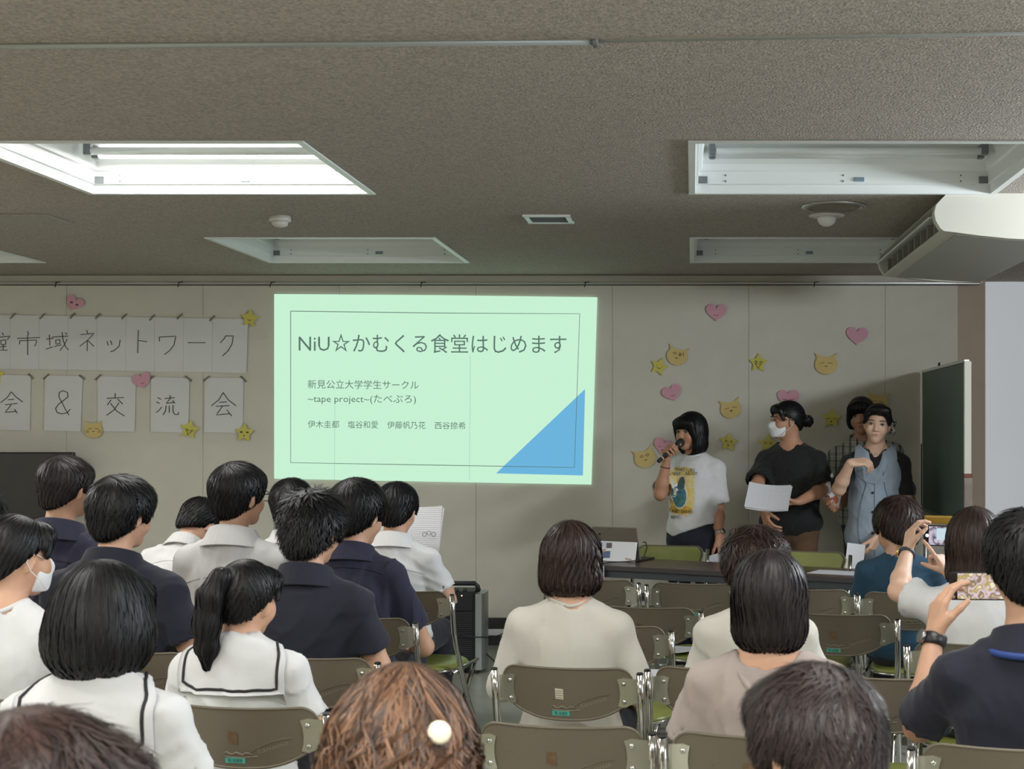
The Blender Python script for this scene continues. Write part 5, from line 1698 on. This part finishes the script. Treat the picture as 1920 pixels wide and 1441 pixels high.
seated('person in charcoal seated behind the sailor blouses, no clip', 34, 1332, 1.50, t=.022, hs=1.0, hair='bob', hmat=H_BROWN, tmat=C_CHAR, style_kw=dict(wide=1.05), yaw=-.1, head=(-.2, -.1, 0),
       strand_kw=dict(n=5000, width=.0010, length=.13, messy=.4, lift=.016, wave=.5, whorl=(0, -.03, .13)))
# --- right block
I15 = seated('person in a cream long sleeved cardigan', 1070, 976, 4.34, t=.018, hs=.97, hmat=H_BROWN, top='cardigan', tmat=C_CREAM, sleeve_len=1.75, head=(.05, -.02, 0), yaw=-.14, w=1.14, hair='bob',
       style_kw=dict(wide=1.0, zb=-.118, bs=.55, zf=-.06, locks=.002), strand_kw=dict(n=2600, length=.12, messy=.16, zcut=-.125, cut_slope=.5, lift=.006, whorl=(0, -.02, .13)), armR=dict(elbow=(.225, .02, .66), wrist=(.17, .25, .60)), armL=dict(elbow=(-.225, .02, .66), wrist=(-.16, .25, .60)))
add_neckband(I15, .066)
seated('person in a cream white t-shirt with bowed head before the mauve t-shirt', 1418, 990, 4.33, t=.020, hs=1.02, hmat=H_BROWN, tmat=C_CREAM, head=(.2, -.22, 0), yaw=-.16, w=1.15, sleeve_len=.8, boxy=.01,
       strand_kw=dict(n=2300, length=.07, messy=.4, lift=.016))
I17 = seated('person in a mauve wide necked t-shirt', 1443, 1030, 3.42, t=.020, hs=.98, hair='bob', hmat=H_SOFT, tmat=C_MAUVE, neck_r=.098, boxy=.016, w=1.22, sleeve_len=.80, cuff=.078, yaw=-.16, head=(0, -.02, 0),
       style_kw=dict(wide=.97, zb=-.125, bs=.30, zf=-.07), strand_kw=dict(n=3000, length=.19, messy=.06, zcut=-.128, cut_slope=.25, whorl=(0, -.01, .13), width=.0018))
bm = depth_map(I17, -1)
MB().tube([bm(-.15 + .02 * k, .20 + .018 * math.sin(k * .35), .0008) for k in range(16)], .002, 5).build('back_seam', mat('seam_mauve', srgb(140, 124, 118), .9), I17['gar'])
add_neckband(I17, .098, r=.009)
seated('person in charcoal and a face mask seated behind the mauve t-shirt', 1554, 1257, 1.95, t=.010, hs=.93, hair='short', hmat=H_GREYED, tmat=C_CHAR, mask=True, head=(.75, -.12, 0), yaw=-.05,
       style_kw=dict(nape=-.095, side=1), strand_kw=dict(n=8000, width=.0010, length=.08, messy=.3, lift=.012, whorl=(.02, -.04, .11)))
I19 = seated('person in a teal sweater looking down near the table end', 1688, 932, 6.14, t=.020, hs=1.05, hmat=H_BROWN, tmat=C_TEAL, head=(.45, -.22, .05), yaw=-.16, w=1.2, sleeve_len=1.7, boxy=.02,
       strand_kw=dict(n=2000, length=.07, messy=.3, lift=.008))
e20 = at(1684, 1108, 4.86)
I20 = seated('person in a white blouse raising a phone with both hands', 1828, 950, 4.74, t=.016, hs=1.03, hair='bob', hmat=H_BROWN, tmat=C_WHITE, wr=.0025, skin=SKIN_P, hres=.0042, yaw=-.16, w=1.1, boxy=.015, sleeve_len=.62, cuff=.085, head=(.08, -.04, 0),
       style_kw=dict(wide=1.0, zb=-.145, bs=0, zf=-.09), strand_kw=dict(n=2600, length=.2, messy=.08, zcut=-.15, whorl=(0, -.02, .13)),
       armL=dict(elbow_w=tuple(e20), wrist_w=tuple(at(1701, 1034, 5.02)), d_w=(.16, .10, 1), n_w=(1, .25, .1), curls=(.55, .6, .65, .7), thumb=(.5, .5), hsize=1.0),
       armR=dict(elbow_w=tuple(at(1852, 1120, 4.98)), wrist_w=tuple(at(1783, 1078, 5.02)), d_w=(-.42, .25, .82), n_w=(-.55, .75, -.45), curls=(.08, 1.15, 1.2, 1.25), thumb=(.75, .35), hsize=1.0))
I21 = seated('person in a dark navy polo with a blue lanyard filming with a phone', 1925, 960, 3.30, t=.016, hs=1.0, hmat=H_BLACK, tmat=C_NAVY, top='polo', skin=SKIN, hres=.0036, yaw=-.10, w=1.2, neck=.04, dz=-.04, collar=True, sleeve_len=.82, cuff=.072, head=(.10, -.03, .02),
       strand_kw=dict(n=2600, length=.08, messy=.3, lift=.010), style_kw=dict(nape=-.09),
       armL=dict(elbow_w=tuple(at(1722, 1362, 3.50)), wrist_w=tuple(at(1752, 1192, 3.60)), d_w=(.16, .10, 1), n_w=(.92, .35, 0), curls=(.42, .5, .55, .6), thumb=(.62, .35), hsize=1.08, spread=.03))
# lanyard, watches
c0 = I21['U'](0, -.022, .492)
MB().tube([c0 + I21['RL'] @ V(.098 * math.sin(a), -.094 * math.cos(a), -.020 - .004 * math.cos(a)) for a in (math.radians(-120 + 10 * k) for k in range(25))], .006, 6, flat=1.4).build('lanyard_strap', mat('strap_blue', srgb(40, 66, 132), .6), I21['o'])
def watch(I, sx, r, m, name='wrist_watch', back=.012, wd=.012, face=True, mface=None):
    sh, el, w_, d, n, a = I['arms'][sx]
    ax = (w_ - el) / np.linalg.norm(w_ - el)
    c = w_ - ax * back
    u = np.cross(ax, V(0, 0, 1) if abs(ax[2]) < .9 else V(1, 0, 0)); u /= np.linalg.norm(u)
    v_ = np.cross(ax, u)
    M = Matrix([[u[i], v_[i], ax[i], c[i]] for i in range(3)] + [[0, 0, 0, 1]])
    o = MB().lathe([(r, -wd), (r + .004, -wd * .8), (r + .004, wd * .8), (r, wd)], M, 20).build(name, m, I['o'])
    if face:
        q = -n / np.linalg.norm(n)
        q = q - ax * (q @ ax); q /= np.linalg.norm(q)
        p = np.cross(ax, q)
        b = c + q * (r + .002)
        M2 = Matrix([[p[i], ax[i], q[i], b[i]] for i in range(3)] + [[0, 0, 0, 1]])
        MB().lathe([(.019, 0), (.019, .008), (.016, .010)], M2, 18).build('watch_case', mface or m, o)
    return o
watch(I21, -1, .030, mat('watch_black', (.02, .02, .022), .35), wd=.016, mface=mat('watch_steel', (.4, .4, .4), .25, .9))
watch(I20, -1, .027, mat('strap_blue_grey', srgb(70, 74, 90), .5), wd=.007, mface=mat('watch_gold', (.7, .55, .3), .25, .9))

# --- phones held up by the audience
M_PHONE = mat('phone_black', (.01, .01, .012), .25)
def screen_mat(name, seed, warm):
    m = mat(name, (0, 0, 0), .1, emit=(1, 1, 1), estr=.9)
    nt = m.node_tree
    tc = nt.nodes.new('ShaderNodeTexCoord'); vo = nt.nodes.new('ShaderNodeTexNoise'); vo.inputs['Scale'].default_value = 30 + seed; vo.inputs['Detail'].default_value = 1
    rp = nt.nodes.new('ShaderNodeValToRGB')
    cols = ((.9, .75, .6), (.25, .17, .06), (.85, .7, .8), (.5, .36, .08), (.95, .88, .7)) if warm else ((.75, .66, .8), (.55, .5, .6), (.1, .08, .12), (.7, .62, .72), (.6, .55, .65))
    while len(rp.color_ramp.elements) < 5:
        rp.color_ramp.elements.new(.5)
    for k, c in enumerate(cols):
        rp.color_ramp.elements[k].position = .3 + k * .1
        rp.color_ramp.elements[k].color = (*c, 1)
    nt.links.new(tc.outputs['Object'], vo.inputs['Vector']); nt.links.new(vo.outputs['Fac'], rp.inputs[0])
    nt.links.new(rp.outputs[0], nt.nodes['Principled BSDF'].inputs['Emission Color'])
    return m
def phone(c, yaw, roll, label, mscreen, w_=.152, h_=.076, tilt=0):
    o = empty('smartphone', c, 0, label, 'phone')
    o.rotation_euler = (tilt, roll, yaw)
    MB().box((0, 0, 0), (w_, .009, h_), bev=.004).build('case', M_PHONE, o)
    MB().box((.006, -.0052, 0), (w_ - .024, .001, h_ - .008)).build('screen', mscreen, o)
    return o
ph = phone(at(1771, 1004, 5.13), -.10, .02, 'black phone showing the slide and speakers, in a yellow flip case', screen_mat('screen_lilac', 0, False))
MB().box((-.005, -.006, .006), (.050, .0012, .044)).build('pictured_slide', mat('screen_slide', (0, 0, 0), .2, emit=(.62, .78, .86), estr=.9), ph)
for x, z, h_ in ((.030, -.006, .030), (.046, -.004, .034), (.056, -.010, .026)):
    MB().box((x, -.0062, z), (.008, .0012, h_), bev=.0005).build('pictured_figure', mat('screen_dark', (.02, .015, .02), .3), ph)
MB().lathe([(.0065, 0), (.0065, .0012)], Matrix.Translation((-.064, -.0055, 0)) @ Matrix.Rotation(math.pi / 2, 4, 'X'), 14).build('shutter_button', mat('screen_white', (0, 0, 0), .2, emit=(1, 1, 1), estr=1), ph)
MB().box((.004, .004, .058), (.158, .012, .034), Matrix.Rotation(.5, 3, 'X'), bev=.004).build('flip_case', mat('leather_mustard', srgb(164, 128, 44), .5), ph)
ph2 = phone(at(1836, 1098, 3.70), -.06, .0, 'black phone with a warm blurry screen beside the ear of the navy polo', screen_mat('screen_warm', 12, True))
MB().box((-.070, -.0056, 0), (.020, .0025, .072), bev=.001).build('camera_bar', M_PHONE, ph2)
# ---------------------------------------------------------------- the four speakers at the wall
def standing(label, px, py, Y, hs=1.0, t=.012, **kw):
    X = (px - PX) / F * Y
    T = EYE - (py - PY) / F * Y
    s = (T - (.113 + .9 * t) * hs) / 1.455
    sk = dict(t=t); sk.update(kw.pop('style_kw', {}))
    return person(label, X, Y, pose='stand', s=s, hs=hs, style_kw=sk, **kw)
# --- speaker with the microphone
YS = 8.56
mic0, mic1 = at(1240, 860, 8.27), at(1277, 829, 8.385)
ga = grip(mic0.lerp(mic1, .45), mic1 - mic0, at(1238, 926, 8.42), 1)
I22 = standing('person speaking into a microphone in a white printed t-shirt and navy trousers', 1300, 771, YS, hs=.98, t=.014, yaw=math.pi - .34, head=(-.38, -.04, .0), hair='bob', hres=.0036, face=(-.002, -.001), tmat=C_WHITE,
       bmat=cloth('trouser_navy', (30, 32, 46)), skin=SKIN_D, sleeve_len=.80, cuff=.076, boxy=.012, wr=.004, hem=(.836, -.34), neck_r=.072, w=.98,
       style_kw=dict(wide=.97, zb=-.155, bs=.0, zf=-.085, open=.070, oy=.035), strand_kw=dict(n=2600, length=.20, messy=.05, zcut=-.155, whorl=(.01, .0, .13), width=.0018),
       armR=dict(**ga, curls=(.95, 1.0, 1.05, 1.1), thumb=(.9, .3)),
       armL=dict(elbow_w=tuple(at(1346, 955, 8.56)), wrist_w=tuple(at(1349, 1003, 8.43)), d_w=(.22, -.15, -1), n_w=(-.5, .6, 0), curls=(.4, .5, .6, .7), thumb=(.5, .3)))
add_neckband(I22, .072)
watch(I22, -1, .026, mat('watch_steel2', (.45, .44, .42), .3, .9), back=.015, wd=.009)
watch(I22, 1, .027, mat('band_dark_red', srgb(58, 28, 28), .6), name='hair_band', back=.05, wd=.003, face=False)
MB().box(I22['P']((.0785, -.002, -.043)), (.004, .004, .010), bev=.001).build('earring', mat('earring_white', (.9, .9, .88), .2), I22['o'])
mx = (mic1 - mic0).normalized()
mz = mx.to_track_quat('Z', 'Y').to_matrix().to_4x4()
mc = empty('microphone', mic0, 0, 'black handheld microphone held up to the mouth', 'microphone')
mc.rotation_mode = 'QUATERNION'
mc.rotation_quaternion = mx.to_track_quat('Z', 'Y')
ml = (mic1 - mic0).length
MB().lathe([(.010, -.03), (.0125, -.026), (.0125, 0)], None, 16).build('tail_cap', M_CAP, mc)
MB().lathe([(.0128, 0), (.0128, .012)], None, 16).build('tail_ring', mat('mic_ring', srgb(190, 170, 130), .4), mc)
MB().lathe([(.0125, .012), (.0135, ml * .5), (.017, ml * .78), (.019, ml * .80)], None, 16).build('handle', mat('mic_black', (.015, .015, .016), .4), mc)
MB().lathe([(.019, ml * .80), (.025, ml * .87), (.026, ml * .95), (.023, ml * 1.04), (.014, ml * 1.10), (.001, ml * 1.12)], None, 18).build('grille_head', mat('mic_grille', (.02, .02, .022), .55, bump=.8, bscale=900), mc)
# the print on the t-shirt
fm = depth_map(I22, 1, .17, -.02, .48, 40)
def tee(px, py):
    q = I22['loc'](at(px, py, 8.44))
    return q[0] / (I22['w'] * I22['s']), (q[2] - I22['pel']) / I22['s']
def tee_patch(outline, name, m, off, rings=7):
    cx = sum(p[0] for p in outline) / len(outline); cy = sum(p[1] for p in outline) / len(outline)
    n = len(outline)
    vs = [fm(*tee(cx, cy), off)]
    fs = []
    for r in range(1, rings + 1):
        for p in outline:
            vs.append(fm(*tee(cx + (p[0] - cx) * r / rings, cy + (p[1] - cy) * r / rings), off))
    for i in range(n):
        fs.append((0, 1 + i, 1 + (i + 1) % n))
    for r in range(rings - 1):
        for i in range(n):
            a, b = 1 + r * n + i, 1 + r * n + (i + 1) % n
            fs.append((a, a + n, b + n, b))
    return MB().add(vs, fs, True).build(name, m, I22['gar'])
random.seed(7)
wash = [(1274 + (29 + random.uniform(-2.5, 2.5)) * (abs(math.cos(a)) ** .55) * (1 if math.cos(a) > 0 else -1), 921 + (46 + random.uniform(-3, 3)) * (abs(math.sin(a)) ** .55) * (1 if math.sin(a) > 0 else -1)) for a in (2 * math.pi * k / 40 for k in range(40))]
tee_patch(wash, 'print_wash', mat('print_yellow_wash', srgb(226, 216, 180), .85, noise=1, nscale=26, color2=srgb(222, 190, 60)), .0040)
tee_patch([(1272 + 27 * math.cos(a), 955 + 8 * math.sin(a)) for a in (2 * math.pi * k / 24 for k in range(24))], 'print_wash', mat('print_ochre_wash', srgb(214, 190, 92), .85, noise=1, nscale=40, color2=srgb(196, 132, 48)), .0052, 4)
tee_patch([(1271.5 + 18 * math.cos(a), 929 + 25 * math.sin(a)) for a in (2 * math.pi * k / 28 for k in range(28))], 'print_halo', mat('print_cream', srgb(228, 224, 202), .85), .0062, 5)
tee_patch([(1271.5 + 15.5 * math.cos(a), 931 + 20.5 * math.sin(a)) for a in (2 * math.pi * k / 28 for k in range(28))], 'print_globe', mat('print_globe_blue', srgb(38, 92, 158), .8, noise=1, nscale=34, color2=srgb(96, 152, 112)), .0076, 6)
tee_patch([(1266, 914), (1270, 902), (1274, 894), (1281, 894), (1283, 902), (1282, 914), (1275, 917)], 'print_bulb_cap', mat('print_bulb_grey', srgb(70, 88, 100), .8, noise=.4, nscale=60), .0088, 3)
for body_, x0, x1, y_, em, sl_ in (('WHAT I LIKE', 1258, 1303, 882, 9, .06), ('BEST', 1253, 1274, 891, 8, .0), ('ABOUT', 1283, 1309, 890, 8, .02), ('PLANET EARTH', 1245, 1300, 961, 8.5, .02), ('BEST', 1250, 1272, 972, 7, .0)):
    vs, fs = text_mesh(body_, em, x1 - x0)
    MB().add([fm(*tee(x0 + v[0], y_ + sl_ * v[0] - v[1]), .0092) for v in vs], fs).build('print_lettering', mat('print_ink', srgb(62, 56, 34), .8), I22['gar'])
sheet_of_paper(at(1350, 1056, 8.38), (.9, -.2, .3), (-.25, .3, .9), .14, .13, 'white sheet in the lowered hand of the person with the microphone', .01)
# --- masked woman in black
ga = dict(elbow_w=tuple(at(1420, 908, 8.52)), wrist_w=tuple(at(1432, 958, 8.30)), d_w=(.15, -.5, -.6), n_w=(.3, .5, .4))
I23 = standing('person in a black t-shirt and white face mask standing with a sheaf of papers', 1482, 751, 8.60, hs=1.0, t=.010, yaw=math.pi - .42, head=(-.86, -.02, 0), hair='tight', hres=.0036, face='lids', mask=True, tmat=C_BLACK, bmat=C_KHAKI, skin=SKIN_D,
       sleeve_len=.92, cuff=.082, boxy=.022, w=1.06, hem=(.80, 0), vneck=.06, neck_r=.074, bun=((.0, -.135, -.005), .036),
       strand_kw=dict(n=1700, length=.09, gravity=-.2, messy=.05, whorl=(0, .08, .09)),
       armR=dict(**ga, curls=(.5, .5, .5, .5)), armL=dict(elbow_w=tuple(at(1546, 916, 8.48)), wrist_w=tuple(at(1500, 939, 8.24)), d_w=(-1, -.25, -.12), n_w=(-.05, -.15, 1), curls=(.45, .5, .55, .6), thumb=(.5, .5)))
random.seed(3)
sheet_of_paper(at(1442, 935, 8.135), (.96, -.2, -.05), (.28, .55, .78), .25, .18, 'sheaf of printed pages in the hand of the person in black', .018, n=4, sep=.003)
# --- woman in the pale denim vest
I24 = standing('person in a pale denim vest over a black top, hand at the collar', 1642, 756, 8.36, hs=1.0, t=.010, yaw=math.pi - .16, head=(-.02, -.06, -.10), hair='tight', hres=.0036, face=(.0, .0), tmat=C_BLACK, bmat=C_BLACK, skin=SKIN_P, style_kw=dict(fz=.088, fx=-.012),
       sleeve_len=.92, cuff=.060, w=.98, vneck=.10, neck_r=.082, hem=(.70, 0), strand_kw=dict(n=1700, length=.09, gravity=-.1, messy=.05, whorl=(-.01, .085, .08)),
       armR=dict(elbow_w=tuple(at(1573, 916, 8.20)), wrist_w=tuple(at(1594, 868, 8.10)), d_w=(.95, .15, .10), n_w=(.15, .55, -.8), curls=(.45, .55, .65, .7), thumb=(.35, .35)),
       armL=dict(elbow_w=tuple(at(1697, 935, 8.33)), wrist_w=tuple(at(1648, 1003, 8.14)), d_w=(-.45, -.05, -.85), n_w=(-.6, .55, .3), curls=(.5, .6, .65, .7), thumb=(.5, .4)))
U, s_, w_, RL = I24['U'], I24['s'], I24['w'], I24['RL']
vd = Sdf()
vd.ell(U(0, -.003, .33), V(.168 * w_, .128, .18) * s_, RL, .04).ell(U(0, 0, .16), V(.168 * w_, .136, .17) * s_, RL, .05).ell(U(0, -.003, -.02), V(.190 * w_, .158, .17) * s_, RL, .05)
vd.cone(U(0, -.02, .488), U(0, -.02, .44), .066 * s_, .080 * s_, .03)
for sx in (1, -1):
    vd.cone(U(sx * .02, -.02, .487), U(sx * .115, -.015, .44), .060 * s_, .056 * s_, .035)
    vd.cone(U(sx * .165, -.012, .44), U(sx * .20, -.02, .28), .062 * s_, .050 * s_, .008, 's')
vd.cone(U(0, -.02, .44), U(0, 0, .62), .084 * s_, .092 * s_, .008, 's')
vd.cone(U(0, .12, .50), U(0, .155, .30), .080 * s_, .004, .008, 's')
vd.plane((0, 0, .60), (0, 0, -1))
vd.disp = wrinkles(124, .002)
v, f = vd.mesh(.0065)
vest = link('vest', np_mesh('vest', v, f, C_DENIM), I24['o'])
J = dict(I24, g=vd)
vm = depth_map(J, 1, .15, -.16, .46, 36)
M_SEAMD = mat('denim_seam', srgb(92, 104, 120), .9)
MB().tube([vm(.004, .29 - .03 * k, .001) for k in range(15)], .0022, 5).build('front_edge', M_SEAMD, vest)
for z in (.235, .125, .005):
    MB().lathe([(.0075, 0), (.0075, .003), (.004, .004)], Matrix.Translation(vm(.014, z, .0015)) @ Matrix.Rotation(-math.pi / 2, 4, 'X'), 12).build('button', M_DARKM, vest)
for sx in (1, -1):
    MB().tube([vm(sx * (.045 + .055 * math.sin(k * .22)), .30 - .035 * k + .06 * (k == 0), .003) for k in range(12)], .0014, 5).build('dart_seam', M_SEAMD, vest)
    lap = [(.010, .285), (.055, .345), (.078, .43), (.105, .415), (.100, .37), (.112, .345), (.060, .300)]
    cx, cz = .072, .36
    vs = [vm(sx * cx, cz, .010)] + [vm(sx * x, z, .006) for x, z in lap]
    n_ = len(lap)
    vs2 = [vm(sx * cx, cz, .002)] + [vm(sx * x, z, .001) for x, z in lap]
    fs = [(0, 1 + i, 1 + (i + 1) % n_) for i in range(n_)] + [(n_ + 1, n_ + 2 + (i + 1) % n_, n_ + 2 + i) for i in range(n_)] + [(1 + i, 1 + (i + 1) % n_, n_ + 2 + (i + 1) % n_, n_ + 2 + i) for i in range(n_)]
    MB().add(vs + vs2, fs).build('lapel', C_DENIM, vest)
P24 = I24['P']
MB().tube([P24((-.060, .045, -.115 - .0)), P24((-.035, .085, -.165)), P24((0, .095, -.180)), P24((.035, .085, -.165)), P24((.060, .045, -.115))], .0012, 5).build('necklace', mat('chain_silver', (.7, .68, .62), .25, 1), I24['o'])
sb = Sdf()
sc0 = V(-.088, -.062, -.012)
for k in range(10):
    a = k * math.pi / 5
    sb.ell(sc0 + V(.010 * math.sin(2 * a), .026 * math.cos(a), .034 * math.sin(a)), (.015, .015, .015), k=.008)
v, f = sb.mesh(.004)
pk = mat('scrunchie_spotted', srgb(206, 206, 200), .8, noise=1, nscale=95, color2=(.01, .01, .012), detail=0)
pk.node_tree.nodes['Color Ramp'].color_ramp.elements[0].position, pk.node_tree.nodes['Color Ramp'].color_ramp.elements[1].position = .5, .54
link('scrunchie', np_mesh('scrunchie', I24['Hc'] + v @ I24['Rh'].T, f, pk), I24['o'])
sheet_of_paper(at(1603, 1045, 8.10), (.95, -.15, -.1), (.05, .25, .95), .105, .165, 'blank white sheet held low by the person in the denim vest', .006, M_PRINT)
# --- woman in plaid, mostly hidden
def plaid():
    m = mat('plaid_grey', srgb(150, 150, 146), .85)
    nt = m.node_tree
    tc = nt.nodes.new('ShaderNodeTexCoord')
    mul = None
    prev = None
    for ax, sc in (('X', 7), ('Z', 7), ('X', 17), ('Z', 17)):
        w_ = nt.nodes.new('ShaderNodeTexWave'); w_.bands_direction = ax; w_.inputs['Scale'].default_value = sc
        nt.links.new(tc.outputs['Object'], w_.inputs['Vector'])
        rp = nt.nodes.new('ShaderNodeValToRGB')
        rp.color_ramp.elements[0].position, rp.color_ramp.elements[1].position = .12, .3
        rp.color_ramp.elements[0].color = (*srgb(128, 130, 132), 1)
        rp.color_ramp.elements[1].color = (*srgb(224, 222, 214), 1)
        nt.links.new(w_.outputs['Fac'], rp.inputs[0])
        if prev is None:
            prev = rp.outputs[0]
        else:
            mx_ = nt.nodes.new('ShaderNodeMix'); mx_.data_type = 'RGBA'; mx_.blend_type = 'MULTIPLY'; mx_.inputs[0].default_value = .45
            nt.links.new(prev, mx_.inputs[6]); nt.links.new(rp.outputs[0], mx_.inputs[7])
            prev = mx_.outputs[2]
    nt.links.new(prev, nt.nodes['Principled BSDF'].inputs['Base Color'])
    return m
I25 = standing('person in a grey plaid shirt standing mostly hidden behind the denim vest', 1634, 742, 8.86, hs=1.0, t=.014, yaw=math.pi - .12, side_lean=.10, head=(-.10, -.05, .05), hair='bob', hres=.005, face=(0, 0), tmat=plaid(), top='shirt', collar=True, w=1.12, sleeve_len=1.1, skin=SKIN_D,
       style_kw=dict(wide=.92, zb=-.07, zf=-.03, open=.054), strand_kw=dict(n=1700, length=.14, messy=.08, zcut=-.08, whorl=(0, .0, .13)), hmat=H_BLACK, hem=(.78, 0), boxy=.015,
       armR=dict(elbow_w=tuple(at(1592, 930, 8.72)), wrist_w=tuple(at(1572, 948, 8.48)), d_w=(-.5, -.5, -.05), n_w=(.5, -.3, .5), curls=(.6, .7, .7, .7)))
cd = flat([(1560, 885), (1567, 900), (1580, 918), (1572, 955), (1556, 938), (1533, 934)], 'paper_pennant', M_PRINT, off=YB - 8.44, th=.002, label='white paper pennant with a red round motif beside the raised elbow', cat='paper')
MB().add([at(1567 + 5 * math.cos(a), 936 + 8 * math.sin(a), 8.436) for a in (2 * math.pi * k / 16 for k in range(16))], [tuple(range(16))]).build('red_motif', mat('motif_red', srgb(196, 96, 60), .7), cd)
